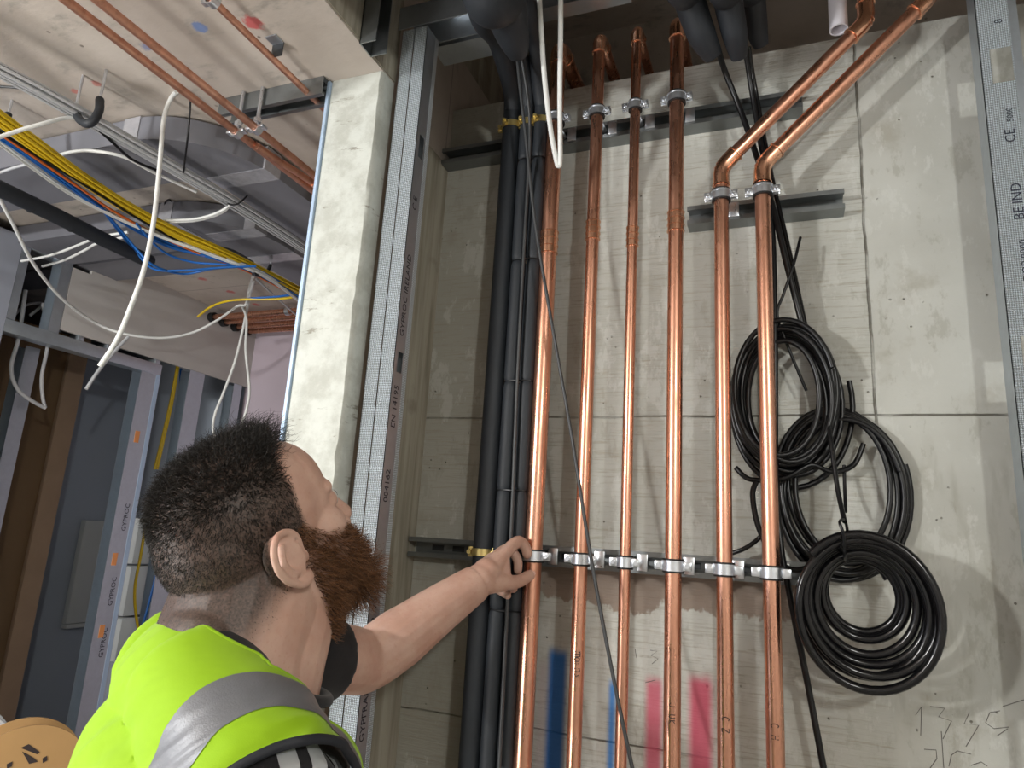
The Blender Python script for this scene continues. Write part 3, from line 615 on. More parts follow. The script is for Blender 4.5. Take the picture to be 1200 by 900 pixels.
for k, (x, lab) in enumerate(((-1.062, 'zinc hanger clip on the double bent soffit pipe'), (-1.010, 'zinc hanger clip on the straight soffit pipe'))):
    y = 0.985; t = thing('hanger_clip', lab, 'clip', (x, y, zA), 'hanger clips under the soffit rail')
    MB().ring((x, y, zA), 0.0090, 0.0118, 0.016, 'y').build('band', M['zinc'], t)
    for s in (-1, 1): MB().box(x + s * 0.017 - 0.006, x + s * 0.017 + 0.006, y - 0.008, y + 0.008, zA - 0.003, zA + 0.003, 0.0008).build('ear', M['zinc'], t)
    MB().cyl((x, y, zA + 0.011), (x, y, ZC - 0.001), 0.004, 8).cyl((x, y, zA + 0.014), (x, y, zA + 0.024), 0.008, 6).build('threaded_rod', M['zinc'], t)
a = AZ(247, 1, 2.497); t = thing('hanger_clip', 'zinc clip on the thin pipe close to the soffit', 'clip', (-0.897, a.y, 2.497), 'hanger clips under the soffit rail')
MB().ring((-0.897, a.y, 2.497), 0.0095, 0.0118, 0.016, 'y').build('band', M['zinc'], t)
MB().box(-0.918, -0.906, a.y - 0.006, a.y + 0.006, 2.492, 2.502, 0.001).cyl((-0.897, a.y, 2.507), (-0.897, a.y, ZC - 0.001), 0.0045, 8).build('stem', M['zinc'], t)
a = AZ(322, 46, ZC); t = thing('steel_bracket', 'small steel angle bracket screwed to the soffit by red paint', 'bracket', (a.x, a.y, ZC - 0.03))
MB().box(a.x - 0.013, a.x + 0.013, a.y + 0.010, a.y + 0.012, ZC - 0.03, ZC - 0.001).build('plate', M['darksteel'], t); MB().box(a.x - 0.013, a.x + 0.013, a.y - 0.012, a.y + 0.012, ZC - 0.003, ZC - 0.0005).build('foot', M['galv'], t)

def duct(label, xs, y0, y1, xo, yend, zt, zb, ribs):
    """flat duct: runs along +X between y0 and y1, then turns away along +Y with its outer edge at xo"""
    w = y1 - y0; ro = w + 0.05; ri = 0.05; cx = xo - ro; cy = y0 + ro; outer = []; inner = []
    path = [(xs, y0, xs, y1)]
    for k in range(13):
        a = -math.pi / 2 + math.pi / 2 * k / 12
        path.append((cx + ro * math.cos(a), cy + ro * math.sin(a), cx + ri * math.cos(a), cy + ri * math.sin(a)))
    path.append((xo, yend, xo - w, yend)); vs = []; fs = []
    for ox, oy, ix, iy in path: vs += [(ox, oy, zb), (ox, oy, zt), (ix, iy, zt), (ix, iy, zb)]
    n = len(path)
    for i in range(n - 1):
        for q in range(4): fs.append((i * 4 + q, i * 4 + (q + 1) % 4, i * 4 + 4 + (q + 1) % 4, i * 4 + 4 + q))
    fs += [(0, 1, 2, 3), tuple((n - 1) * 4 + q for q in (3, 2, 1, 0))]
    t = thing('air_duct', label, 'duct', ((xs + xo) / 2, cy, zb), 'flat grey ducts under the soffit'); MB().add(vs, fs).build('body', M['duct'], t, sharp=30)
    e = 0.0015; mb = MB(); mb.box(cx - 0.03, cx + 0.02, y0 - e, y1 + e, zb - e, zt + e); mb.build('tape_joint', M['tape'], t)
    for yy in ribs: MB().box(xo - w - e, xo + e, yy, yy + 0.055, zb - e, zt + e).build('tape_joint', M['tape'], t)
duct('flat grey duct with the sweeping bend next to the bent copper pipe', -3.4, 0.985, 1.165, -1.155, 2.05, ZC - 0.006, 2.462, (1.17, 1.62))
duct('flat grey duct turning away behind the yellow cables', -3.4, 1.335, 1.52, -1.425, 2.05, ZC - 0.006, 2.462, (1.44, 1.62))
t = thing('air_duct', 'flat grey duct crossing in front of the bulkhead top', 'duct', (-2.4, 1.5, 2.42), 'flat grey ducts under the soffit')
MB().box(-3.3, -1.66, 1.53 + 0.02, 1.70, 2.470, ZC - 0.006).build('body', M['duct'], t, smooth=False)

def run(label, ctrl, r, mat, group, n, spread, z, seed, seg=6):
    rng = random.Random(seed)
    for k in range(n):
        rows = 3 if n > 4 else (2 if n > 2 else 1); cols = math.ceil(n / rows); sp_ = r * 2.55                       # laid side by side, not through each other
        b = ((k % cols - (cols - 1) / 2 + 0.5 * ((k // cols) % 2)) * sp_ * (1.0 + 0.1 * (cols > 2)), (k // cols - (rows - 1) / 2) * sp_ * 0.95)
        o = [(rng.uniform(-r, r) * 0.7, rng.uniform(-r, r) * 0.7) for _ in ctrl]
        pts = []
        for (px, py), (ox, oz) in zip(ctrl, o):
            p = AZ(px, py, z); pts.append(p + Vector((b[0] + ox * 0.35, 0, b[1] + oz * 0.35)))
        p0 = pts[0] - (pts[1] - pts[0]).normalized() * 0.9; pts = [p0] + pts
        cable(label, pts, r, mat, group, seg=seg)
run('pale grey cable in the bundle hung from the foam-covered hook', [(-20, 72), (45, 106), (110, 143), (200, 195), (285, 245), (380, 306), (395, 318)], 0.0036, M['palegrey'], 'pale cable bundle on the soffit', 9, 0.015, 2.425, 1)
run('yellow cable in the coloured bundle under the corridor soffit', [(-10, 132), (40, 168), (95, 208), (150, 243), (205, 272), (260, 296), (320, 326), (356, 345), (380, 358)], 0.0036, M['yellow'], 'yellow cables under the soffit', 9, 0.013, 2.385, 2)
run('blue cable running alongside the yellow bundle', [(-10, 152), (40, 186), (80, 215), (115, 240), (160, 268), (200, 288), (250, 301), (300, 318), (352, 348)], 0.0033, M['blue'], 'blue cables under the soffit', 4, 0.009, 2.375, 3)
run('white cable running under the blue ones', [(-10, 158), (40, 195), (85, 226), (140, 255), (190, 276), (250, 298), (310, 322), (352, 352)], 0.0034, M['white'], 'white cables under the soffit', 3, 0.008, 2.372, 4)
run('orange cable running between the yellow and blue cables', [(60, 198), (98, 224), (130, 246), (180, 273), (230, 296), (290, 318), (352, 350)], 0.0034, M['orange'], None, 1, 0.002, 2.372, 5)
run('black cable under the yellow bundle', [(100, 218), (160, 255), (220, 288), (280, 312), (340, 342)], 0.0034, M['cable'], None, 1, 0.002, 2.372, 6)
for k, d in enumerate((0, 4)):
    cable('blue cable sagging out of the bundle in a low loop', [AZ(118, 243, 2.372), AZ(140, 268 + d, 2.36), AZ(160, 292 + d, 2.33), AZ(180, 311 + d, 2.30), AZ(215, 321 - d, 2.31), AZ(255, 314, 2.34), AZ(300, 312, 2.37)], 0.0033, M['blue'], 'sagging blue cables')
cable('blue cable sagging slightly below the coloured bundle', [AZ(160, 262, 2.37), AZ(190, 294, 2.35), AZ(225, 307, 2.35), AZ(270, 311, 2.36), AZ(310, 322, 2.375)], 0.0033, M['blue'])
t = thing('insulated_pipe', 'fat black foam insulated pipe ending open beneath the coloured cables', 'pipe', AZ(80, 262, 2.33))
MB().tube([AZ(-260, 70, 2.33), AZ(-20, 212, 2.33), AZ(60, 250, 2.33), AZ(120, 280, 2.33), AZ(176, 307, 2.33)], 0.0195, 18).build('foam_sleeve', M['foam'], t)
e0 = AZ(176, 307, 2.33); d0 = (AZ(176, 307, 2.33) - AZ(120, 280, 2.33)).normalized(); MB().cyl(e0 - d0 * 0.01, e0 + d0 * 0.006, 0.011, 14).build('pipe_end', M['darksteel'], t)
for px, py in ((38, 240), (85, 263)):
    p = AZ(px, py, 2.33); MB().tube([p - d0 * 0.004, p - d0 * 0.001, p + d0 * 0.001, p + d0 * 0.004], [0.0196, 0.0210, 0.0210, 0.0196], 18).build('foam_joint', M['foamdark'], t)
def hook(label, pts, rodpx, r=0.0075):
    p = spline(pts, 6); t = thing('cable_hook', label, 'hook', p[len(p) // 2], 'foam covered cable hooks')
    MB().tube(p, r, 10).build('foam_cover', M['foam'], t)
    for a in (p[0], p[-1]):
        if a in (p[0],) or rodpx == 2: MB().cyl(a, (a.x, a.y, ZC - 0.0005), 0.003, 8).build('rod', M['zinc'], t)
hook('black foam covered hook carrying the pale cable bundle', [AZ(117, 117, 2.455), AZ(116, 130, 2.415), AZ(109, 142, 2.385), AZ(101, 145, 2.38), AZ(93, 140, 2.40), AZ(88, 130, 2.44)], 2, 0.0085)
hook('black foam covered hook at the near end of the yellow cables', [AZ(10, 134, 2.49), AZ(4, 148, 2.45), AZ(0, 160, 2.42), AZ(-8, 172, 2.40), AZ(-20, 170, 2.40)], 1)
hook('black foam covered hook at the far end of the yellow cables', [AZ(317, 311, 2.45), AZ(312, 320, 2.41), AZ(305, 323, 2.37), AZ(297, 321, 2.36)], 1, 0.006)
cable('thick white cable hanging down from the soffit with its end cut', [AZ(207, 108, 2.522), AY(200, 116, 0.955), AY(192, 140, 0.95), AY(187, 195, 0.94), AY(180, 260, 0.93), AY(168, 318, 0.92), AY(150, 368, 0.91), AY(136, 400, 0.91), AY(117, 429, 0.905)], 0.0048, M['white'], seg=10)
cable('thin white cable end showing below the thick hanging one', [AX(150, 395, -2.2), AX(130, 417, -2.2), AX(115, 435, -2.2), AX(101, 456, -2.2)], 0.006, M['palegrey'])
cable('long white cable sagging in front of the plasterboard bulkhead', [AY(-10, 215, 1.02), AY(15, 262, 1.14), AY(40, 310, 1.28), AY(75, 352, 1.45), AY(115, 380, 1.62), AY(150, 392, 1.7), AY(190, 396, 1.8), AY(225, 390, 1.88), AY(255, 375, 1.92), AY(278, 359, 1.95), AY(288, 357, 1.96), AY(292, 340, 1.98), AZ(296, 325, 2.5)], 0.0052, M['white'])
cable('white cable hanging in a long loop before the lilac wall', [AZ(297, 330, 2.5), AY(292, 350, 1.98), AY(285, 385, 1.97), AY(275, 425, 1.96), AY(262, 460, 1.95), AY(252, 485, 1.95), AY(250, 505, 1.95), AY(258, 520, 1.95), AY(273, 513, 1.95), AY(284, 495, 1.95), AY(291, 470, 1.95), AY(292, 450, 1.95), AY(288, 410, 1.95), AY(289, 375, 1.96), AY(284, 360, 1.97), AY(280, 358, 1.97)], 0.0052, M['white'])
cable('white cable looping out to the foam-covered hook', [AY(-30, 172, 0.70), AY(10, 157, 0.74), AY(50, 145, 0.78), AY(80, 138, 0.82), AY(103, 141, 0.85)], 0.0042, M['white'])
cable('white cable arching over the first grey duct', [AZ(66, 183, 2.44), AZ(85, 178, 2.44), AZ(110, 177, 2.44), AZ(145, 184, 2.44), AZ(180, 202, 2.435), AZ(230, 225, 2.43)], 0.0040, M['white'])
cable('short white cable passing across to the duct side', [AZ(-10, 206, 2.45), AZ(15, 197, 2.45), AZ(40, 190, 2.45), AZ(62, 180, 2.44)], 0.0036, M['palegrey'])
for k in (0, 1): cable('white cable tied up to the bundle over the second duct', [AZ(190, 258 + 2 * k, 2.40), AZ(225, 257 + 2 * k, 2.40), AZ(248, 252 + 2 * k, 2.405), AZ(263, 245 + 2 * k, 2.41), AZ(271, 238 + k, 2.42)], 0.0036, M['white'], 'white pair tied to the bundle')
for k in (0, 1): cable('white cable threading under the black insulated pipe', [AX(25 + 25 * k, 306 + 6 * k, -2.25), AX(60 + 15 * k, 299 + 6 * k, -2.1), AX(95 + 5 * k, 286 + 7 * k, -1.95), AX(115, 278 + 7 * k, -1.85), AX(150, 272 + 5 * k, -1.75)], 0.004, M['white'], 'white pair under the insulated pipe')
cable('thin black tie dangling by the double bent pipe', [AZ(222, 107, ZC - 0.001), AZ(223, 122, 2.50), AZ(220, 160, 2.44), AZ(215, 202, 2.40)], 0.0022, M['cable'])
cable('black cable loop on the soffit beside the second duct', spline([AZ(196, 258, 2.47), AZ(193, 240, 2.515), AZ(198, 234, 2.522), AZ(203, 240, 2.515), AZ(204, 256, 2.47)], 3), 0.0022, M['cable'])
cable('black tie knotted round the pale bundle', [AZ(290, 229, 2.44), AZ(280, 238, 2.41), AZ(271, 240, 2.405), AZ(262, 236, 2.43)], 0.0022, M['cable'])
cable('black cable slipping below the pale bundle', [AZ(105, 143, 2.42), AZ(130, 165, 2.41), AZ(155, 187, 2.41), AZ(185, 200, 2.42)], 0.0032, M['cable'])
cable('dark wire lying on the soffit above the pale bundle', [AZ(-10, 101, ZC - 0.004), AZ(20, 103, ZC - 0.004), AZ(45, 108, ZC - 0.004)], 0.0028, M['cablegrey'])
cable('short yellow cable ending in the air by the bulkhead', [AZ(365, 344, 2.44), AZ(330, 350, 2.43), AZ(285, 351, 2.42), AZ(262, 354, 2.41), AZ(245, 361, 2.40), AZ(232, 371, 2.39)], 0.0048, M['yellow'])
cable('blue cable taped to the yellow tail by the bulkhead', [AZ(365, 341, 2.44), AZ(330, 347, 2.435), AZ(290, 350, 2.425), AZ(262, 355, 2.415), AZ(248, 360, 2.41)], 0.0040, M['blue'])
cable('white cable running down towards the column edge at the far end', [AZ(300, 327, 2.5), AZ(320, 345, 2.48), AZ(350, 372, 2.46)], 0.0036, M['palegrey'])
# copper stubs coming through the bulkhead
for k, (px, py) in enumerate(((246, 378), (259, 384), (273, 389), (286, 394))):
    a = AX(px, py, XL); a.z = 2.478; t = thing('copper_stub', 'copper pipe poking through the bulkhead below the soffit', 'pipe', (XL, a.y, a.z - 0.02), 'copper stubs through the bulkhead')
    MB().cyl((XL - 0.05, a.y, a.z), (-0.86, a.y, a.z), 0.0125, 14).build('pipe_run', M['copper'], t)
    MB().cyl((XL - 0.01, a.y, a.z), (XL + 0.025, a.y, a.z), 0.021, 14).build('foam_collar', M['foamdark'], t)
    MB().ring((XL + 0.42 + 0.06 * (k % 2), a.y, a.z), 0.013, 0.017, 0.02, 'x', 16).build('clip_band', M['zinc'], t)
# ------------------------------------------------------------------ left partition framing
def bar(name, label, cat, b, mat, group=None): return MB().box(*b, 0.0008).build(name, mat, None, label, cat, group)
def stud(label, y0, y1, z0, z1, x1=XL, dpt=0.05, txt=None):
    t = thing('metal_stud', label, 'stud', (x1 - dpt / 2, (y0 + y1) / 2, z0), 'partition studs'); w = 0.0014
    MB().box(x1 - dpt, x1, y1 - w, y1, z0, z1).build('web', M['galv'], t, smooth=False)
    MB().box(x1 - w, x1, y0, y1 - w, z0, z1).build('front_flange', M['galv'], t, smooth=False)
    MB().box(x1 - dpt, x1 - dpt + w, y0, y1 - w, z0, z1).build('back_flange', M['galv'], t, smooth=False)
    return t
bar('head_track', 'galvanised head track over the open doorway in the left partition', 'track', (XL - 0.055, XL, 1.353, 1.965, 2.165, 2.208), M['galv'])
jt = stud('galvanised door jamb stud with orange stickers left of the man', 1.875, 1.965, 0, 2.164)
MB().box(XL - 0.001, XL + 0.0008, 1.945, 1.963, 0, 2.164).build('bright_edge', M['bead'], jt)
for zz in (1.885, 1.425, 1.17): MB().box(XL, XL + 0.0012, 1.897, 1.917, zz, zz + 0.045).build('orange_sticker', M['sticker'], jt)
for zz, s_ in ((1.1, 'GYPROC'), (1.28, 'GYPROC'), (1.55, 'GYPROC')): text(s_, 0.026, (XL + 0.0006, 1.93, zz), (0, 0, 1), (1, 0, 0), M['print'], jt)
stud('galvanised partition stud nearest the lilac wall', 2.36, 2.41, 0, 2.225)
stud('galvanised partition stud between doorway and lilac wall', 2.105, 2.185, 0, 2.225)
stud('galvanised upright framing the small opening over the doorway', 1.49, 1.528, 2.209, 2.49)
stud('dark upright against the end board above the doorway', 1.353, 1.38, 2.209, 2.49)
bar('top_track', 'galvanised track closing the top of the small opening', 'track', (XL - 0.05, XL, 1.381, 1.489, 2.46, 2.49), M['galv'])
for k, y in enumerate((1.60, 1.715, 1.93)): bar('packer', 'small metal packer between head track and bulkhead', 'packer', (XL - 0.05, XL, y, y + 0.022, 2.2085, 2.2255), M['galv'], 'packers over the head track')
# things in the side room
t = thing('chipboard_sheet', 'tall brown chipboard sheet leaning inside the doorway', 'board', (-2.62, 1.35, 0))
a = AX(97, 452, -2.62); b = AX(42, 850, -2.62)
MB().box(-2.66, -2.64, 0.6, a.y, 0, 2.30, 0.001).build('panel', M['brownboard'], t)
MB().box(-2.64, -2.622, a.y - 0.075, a.y, 0, 2.30, 0.001).build('lit_edge_strip', M['brownlit'], t)  # lit edge of the sheet, painted in as a raised paler strip
t = stud('dark upright stud standing in the side room behind the doorway', 1.78, 1.86, 0, 2.35, -2.80)
a = AX(98, 650, -2.9); b_ = AX(112, 728, -2.9)
t = thing('pale_boards', 'narrow pale board offcut hung on the side room wall', 'board', (-2.92, a.y, b_.z)); 
MB().box(-2.93, -2.90, a.y - 0.02, b_.y + 0.02, b_.z, a.z + 0.15, 0.002).build('panel', M['paleboard'], t); MB().box(-2.93, -2.895, a.y - 0.02, b_.y + 0.02, b_.z - 0.02, b_.z - 0.002, 0.001).build('bottom_lip', M['paleboard'], t)
bar('wall_panel', 'blue grey plasterboard panel behind the doorway in the side room', 'panel', (-2.97, -2.94, 1.2, 2.44, 0, 2.3), M['slate'])
for k, (z0, z1) in enumerate(((1.42, 1.60), (1.22, 1.41), (1.05, 1.21))):
    bar('storage_box', ['uppermost pale box stacked behind the door jamb', 'middle pale box stacked behind the door jamb', 'lowest pale box stacked behind the door jamb'][k], 'box', (-2.50, -2.42, 2.08, 2.33, z0, z1), M['paleboard'], 'pale boxes behind the jamb')
bar('side_bench', 'plain bench under the pale boxes in the side room', 'bench', (-2.50, -2.42, 2.08, 2.33, 0, 1.049), M['boardblue'])
stud('dark upright by the end board inside the side room', 1.34, 1.40, 0, 2.164, -2.40)
stud('dark galvanised upright just inside the doorway beside the chipboard', 1.50, 1.55, 0, 2.164, -2.42)
cable('grey cable loop hanging inside the dark doorway', [AX(30, 340, -2.37), AX(22, 395, -2.37), AX(13, 430, -2.37), AX(20, 455, -2.37), AX(38, 470, -2.37), AX(53, 478, -2.37)], 0.0065, M['palegrey'])
cable('second grey cable hanging inside the dark doorway', [AX(50, 355, -2.37), AX(56, 400, -2.37), AX(49, 440, -2.37), AX(50, 465, -2.37), AX(53, 478, -2.37)], 0.006, M['palegrey'])
cable('pale wire arching in the small opening above the doorway', [AX(14, 372, -2.5), AX(30, 358, -2.5), AX(50, 356, -2.5), AX(35, 370, -2.5)], 0.005, M['palegrey'])
for k in (0, 1): cable('yellow cable hanging between the partition studs', [AX(209 - k, 428, -2.36), AX(202 - 2 * k, 470, -2.36), AX(193 - 2 * k, 510, -2.36), AX(184 - 3 * k, 550, -2.36)], 0.0055, M['yellow'], 'yellow cables between studs')
cable('blue cable hanging between the partition studs', [AX(212, 432, -2.4), AX(211, 470, -2.4), AX(207, 520, -2.4), AX(203, 560, -2.4)], 0.006, M['blue'])
cable('yellow cable hanging beside the door jamb', [AX(173, 600, -2.36), AX(165, 650, -2.36), AX(158, 690, -2.36), AX(160, 725, -2.36), AX(166, 750, -2.36)], 0.0055, M['yellow'])
cable('blue cable hanging beside the door jamb behind the shoulder', [AX(186, 660, -2.36), AX(176, 700, -2.36), AX(166, 735, -2.36), AX(150, 775, -2.36)], 0.006, M['blue'])
# cable drums on a bench
dc = AX(22, 918, -1.62); BZ = dc.z - 0.13
bar('work_bench', 'plain work bench carrying the cardboard cable drum', 'bench', (-1.95, -1.45, 0.75, 1.45, 0, BZ), M['brownboard'])
def drum(label, c, R, w, mat, logo):
    t = thing('cable_drum', label, 'drum', (c[0], c[1], c[2] - R), 'cable drums on the bench')
    d = Vector((0.80, -0.42, 0.0)).normalized(); c = Vector(c); sd = Vector((0, 0, 1)).cross(d)
    MB().cyl(c - d * w, c - d * (w - 0.006), R, 40).build('flange', mat, t); f = MB().cyl(c + d * (w - 0.006), c + d * w, R, 40).build('flange', mat, t)
    MB().cyl(c - d * (w - 0.0055), c + d * (w - 0.0065), R * 0.55, 28).build('hub', M['palegrey'], t)
    if logo:
        mb = MB()
        def quad(q): mb.prism([c + d * (w + 0.0004) + sd * u + Vector((0, 0, 1)) * v for u, v in q], d * 0.0008)
        k_ = 0.85
        quad([(-.016, .086), (-.002, .092), (.022, .072), (.018, .068)]); quad([(-.012, .078), (.012, .062), (.022, .052), (.006, .050)])
        quad([(.030, .058), (.038, .062), (.040, .052), (.032, .048)]); quad([(-.036, .056), (-.026, .060), (-.026, .050), (-.034, .046)]); quad([(-.02, .02), (.02, .03), (.02, .01), (-.02, 0)])
        mb.build('printed_logo', M['marker'], f)
drum('brown cardboard cable drum with black printed logo on its flange', (-1.62, dc.y, BZ + 0.13), 0.13, 0.04, M['cardboard'], True)
drum('pale grey cable drum behind the cardboard one', (-1.80, dc.y - 0.06, BZ + 0.14), 0.14, 0.035, M['palegrey'], False)
# ------------------------------------------------------------------ the man
from mathutils.bvhtree import BVHTree
from mathutils import noise as mnoise
def remesh(mb, voxel, it, fac=0.5):
    me = bpy.data.meshes.new('tmp'); me.from_pydata(mb.v, [], mb.f); bm = bmesh.new(); bm.from_mesh(me); bmesh.ops.remove_doubles(bm, verts=bm.verts[:], dist=1e-6)
    bmesh.ops.recalc_face_normals(bm, faces=bm.faces[:]); bm.to_mesh(me); bm.free()
    o = bpy.data.objects.new('tmp', me); COL.objects.link(o); r = o.modifiers.new('r', 'REMESH'); r.mode = 'VOXEL'; r.voxel_size = voxel
    if it: s = o.modifiers.new('s', 'SMOOTH'); s.iterations = it; s.factor = fac
    dg = bpy.context.evaluated_depsgraph_get(); dg.update(); m2 = bpy.data.meshes.new_from_object(o.evaluated_get(dg)); bpy.data.objects.remove(o)
    m2.calc_loop_triangles(); V = np.empty(len(m2.vertices) * 3); m2.vertices.foreach_get('co', V); V = V.reshape(-1, 3)
    T = np.empty(len(m2.loop_triangles) * 3, int); m2.loop_triangles.foreach_get('vertices', T); T = T.reshape(-1, 3)
    Nn = np.empty(len(m2.vertices) * 3); m2.vertices.foreach_get('normal', Nn); Nn = Nn.reshape(-1, 3)
    q = [tuple(p.vertices) for p in m2.polygons]; bpy.data.meshes.remove(m2); return V, T, Nn, q
def lap(V, T, it):
    """light laplacian smoothing that keeps open borders in place"""
    e = np.vstack([T[:, [0, 1]], T[:, [1, 2]], T[:, [2, 0]]])
    for _ in range(it):
        A = np.zeros_like(V); c = np.zeros(len(V))
        for a, b in ((0, 1), (1, 0)): np.add.at(A, e[:, a], V[e[:, b]]); np.add.at(c, e[:, a], 1)
        V = 0.5 * V + 0.5 * A / np.maximum(c, 1)[:, None]
    return V
def clipmesh(V, T, F):
    """part of a triangle mesh where F > 0, cut cleanly along F = 0"""
    nv = [tuple(p) for p in V]; cache = {}; out = []
    def cut(a, b):
        k = (a, b) if a < b else (b, a)
        if k not in cache:
            t = F[k[0]] / (F[k[0]] - F[k[1]]); p = V[k[0]] * (1 - t) + V[k[1]] * t; cache[k] = len(nv); nv.append(tuple(p))
        return cache[k]
    pos = F > 0; s = pos[T].sum(1)
    out += [tuple(t) for t in T[s == 3]]
    for t in T[(s == 1) | (s == 2)]:
        poly = []
        for i in range(3):
            a, b = t[i], t[(i + 1) % 3]
            if pos[a]: poly.append(a)
            if pos[a] != pos[b]: poly.append(cut(a, b))
        for i in range(1, len(poly) - 1): out.append((poly[0], poly[i], poly[i + 1]))
    out = np.array(out, int); used = np.unique(out); mp = np.full(len(nv), -1); mp[used] = np.arange(len(used))
    return np.array(nv)[used], mp[out]
def borders(T):
    e = {}
    for t in T:
        for i in range(3):
            a, b = int(t[i]), int(t[(i + 1) % 3]); e[(a, b)] = 1
    nxt = {a: b for (a, b) in e if (b, a) not in e}; loops = []
    while nxt:
        s = next(iter(nxt)); L = [s]; c = nxt.pop(s)
        while c != s and c in nxt: L.append(c); c = nxt.pop(c)
        loops.append(L)
    return loops
def put(name, V, F, mat, parent, label=None, attrs=None, solid=0.0):
    me = bpy.data.meshes.new(name); off = np.array(parent_world(parent)); me.from_pydata((V - off).tolist(), [], [tuple(int(i) for i in f) for f in F]); me.update()
    me.polygons.foreach_set('use_smooth', [True] * len(me.polygons)); me.materials.append(mat)
    for k, a in (attrs or {}).items(): me.attributes.new(k, 'FLOAT', 'POINT').data.foreach_set('value', np.ascontiguousarray(a, dtype=np.float32))
    o = bpy.data.objects.new(name, me); COL.objects.link(o); o.parent = parent
    if solid: sm = o.modifiers.new('thickness', 'SOLIDIFY'); sm.thickness = solid; sm.offset = 1
    if label: o['label'] = label
    return o
# ---- frames
PSI, ALP = math.radians(70), math.radians(35)
RH = Matrix.Rotation(PSI, 3, 'Z') @ Matrix.Rotation(-ALP, 3, 'Y'); HO = Vector((-0.539, 0.622, 1.590))
RHn = np.array(RH); HOn = np.array(HO)
def Hd(x, y, z): return HO + RH @ Vector((x, y, z))
PB = math.radians(58); FB = Vector((math.cos(PB), math.sin(PB), 0)); LB = Vector((-math.sin(PB), math.cos(PB), 0)); RB = Matrix.Rotation(PB, 3, 'Z')
NB = Vector((-0.535, 0.598, 1.488))
def Bd(f, l, u): return NB + FB * f + LB * l + Vector((0, 0, u))
def toB(V): d = V - np.array(NB); return d @ np.array(FB), d @ np.array(LB), d[:, 2]
SH = Vector((-0.655, 0.745, 1.452)); EL = Vector((-0.622, 1.000, 1.412)); WR = Vector((-0.502, 1.148, 1.536))
SR = Bd(0.0, -0.182, -0.108); ER = Bd(-0.02, -0.235, -0.35); WRR = Bd(0.10, -0.225, -0.58)
person = thing('person', 'bearded man in a yellow hi-vis vest reaching for the lower rail', 'person', (NB.x, NB.y, 0))
# ---- skin
mb = MB()
def he(c, r, rot=None): mb.ell(Hd(*c), r, RH @ rot if rot else RH, 28, 18)
he((0.000, 0, 0.042), (0.095, 0.077, 0.084)); he((-0.034, 0, 0.026), (0.064, 0.070, 0.068)); he((0.044, 0, 0.046), (0.054, 0.063, 0.060)); he((0.052, 0, 0.030), (0.044, 0.060, 0.045))
he((0.048, 0, -0.015), (0.048, 0.060, 0.078)); he((0.030, 0, -0.055), (0.055, 0.058, 0.045)); he((0.076, 0, -0.092), (0.026, 0.030, 0.022))
for s in (-1, 1):
    he((0.060, s * 0.042, -0.010), (0.027, 0.020, 0.026)); he((0.079, s * 0.026, 0.031), (0.014, 0.026, 0.012)); he((0.018, s * 0.052, -0.050), (0.030, 0.016, 0.040))
    he((0.080, s * 0.031, 0.014), (0.014, 0.016, 0.013)); he((0.100, s * 0.013, -0.030), (0.011, 0.008, 0.008)); he((0.060, s * 0.040, -0.040), (0.030, 0.022, 0.030))
mb.tube([Hd(0.084, 0, 0.030), Hd(0.098, 0, 0.008), Hd(0.110, 0, -0.014), Hd(0.115, 0, -0.026)], [0.010, 0.0088, 0.0100, 0.0105], 14); he((0.112, 0, -0.025), (0.0115, 0.0108, 0.0100))
he((0.088, 0, -0.058), (0.020, 0.030, 0.014)); he((0.098, 0, -0.052), (0.008, 0.020, 0.005)); he((0.096, 0, -0.064), (0.008, 0.018, 0.006))
for s in (-1, 1):                                                            # ears
    K = 0.88
    def ear(x, z, y): return Hd(-0.003 + K * x, s * y, 0.000 + K * z)
    hel = spline([ear(0.009, 0.004, 0.080), ear(0.008, 0.020, 0.083), ear(-0.002, 0.032, 0.088), ear(-0.018, 0.036, 0.094), ear(-0.031, 0.026, 0.098), ear(-0.036, 0.008, 0.099), ear(-0.032, -0.010, 0.097), ear(-0.022, -0.024, 0.092), ear(-0.010, -0.034, 0.087), ear(0.002, -0.033, 0.082), ear(0.006, -0.024, 0.078)], 5)
    mb.tube(hel, 0.0043, 8); mb.tube(spline([ear(-0.016, 0.024, 0.090), ear(-0.023, 0.012, 0.0935), ear(-0.024, 0.000, 0.0935), ear(-0.018, -0.012, 0.090), ear(-0.008, -0.019, 0.086)], 5), 0.0042, 8)
    mb.ell(ear(-0.004, -0.030, 0.084), (0.011, 0.0050, 0.010), RH, 14, 10); mb.ell(ear(0.008, -0.006, 0.082), (0.0050, 0.0060, 0.0085), RH, 12, 8)
    R2 = RH @ Matrix.Rotation(s * 0.42, 3, 'Z'); mb.ell(ear(-0.016, 0.002, 0.082), (0.021, 0.0045, 0.030), R2, 18, 12)
    mb.ell(ear(-0.012, 0.0, 0.076), (0.015, 0.010, 0.022), RH, 14, 10)
# neck, nape roll, throat
mb.tube([Bd(-0.005, 0, -0.11), Bd(-0.005, 0, -0.04), Hd(-0.028, 0, -0.035), Hd(-0.01, 0, 0.0)], [0.090, 0.083, 0.077, 0.066], 24)
mb.ell(Hd(-0.050, 0, -0.045), (0.042, 0.060, 0.044), RH, 20, 12); mb.ell(Bd(-0.030, 0, 0.016), (0.044, 0.068, 0.040), RB, 20, 12)
mb.tube([Bd(0.034, 0, -0.06), Bd(0.045, 0, -0.01), Hd(0.016, 0, -0.066)], [0.062, 0.056, 0.054], 20)
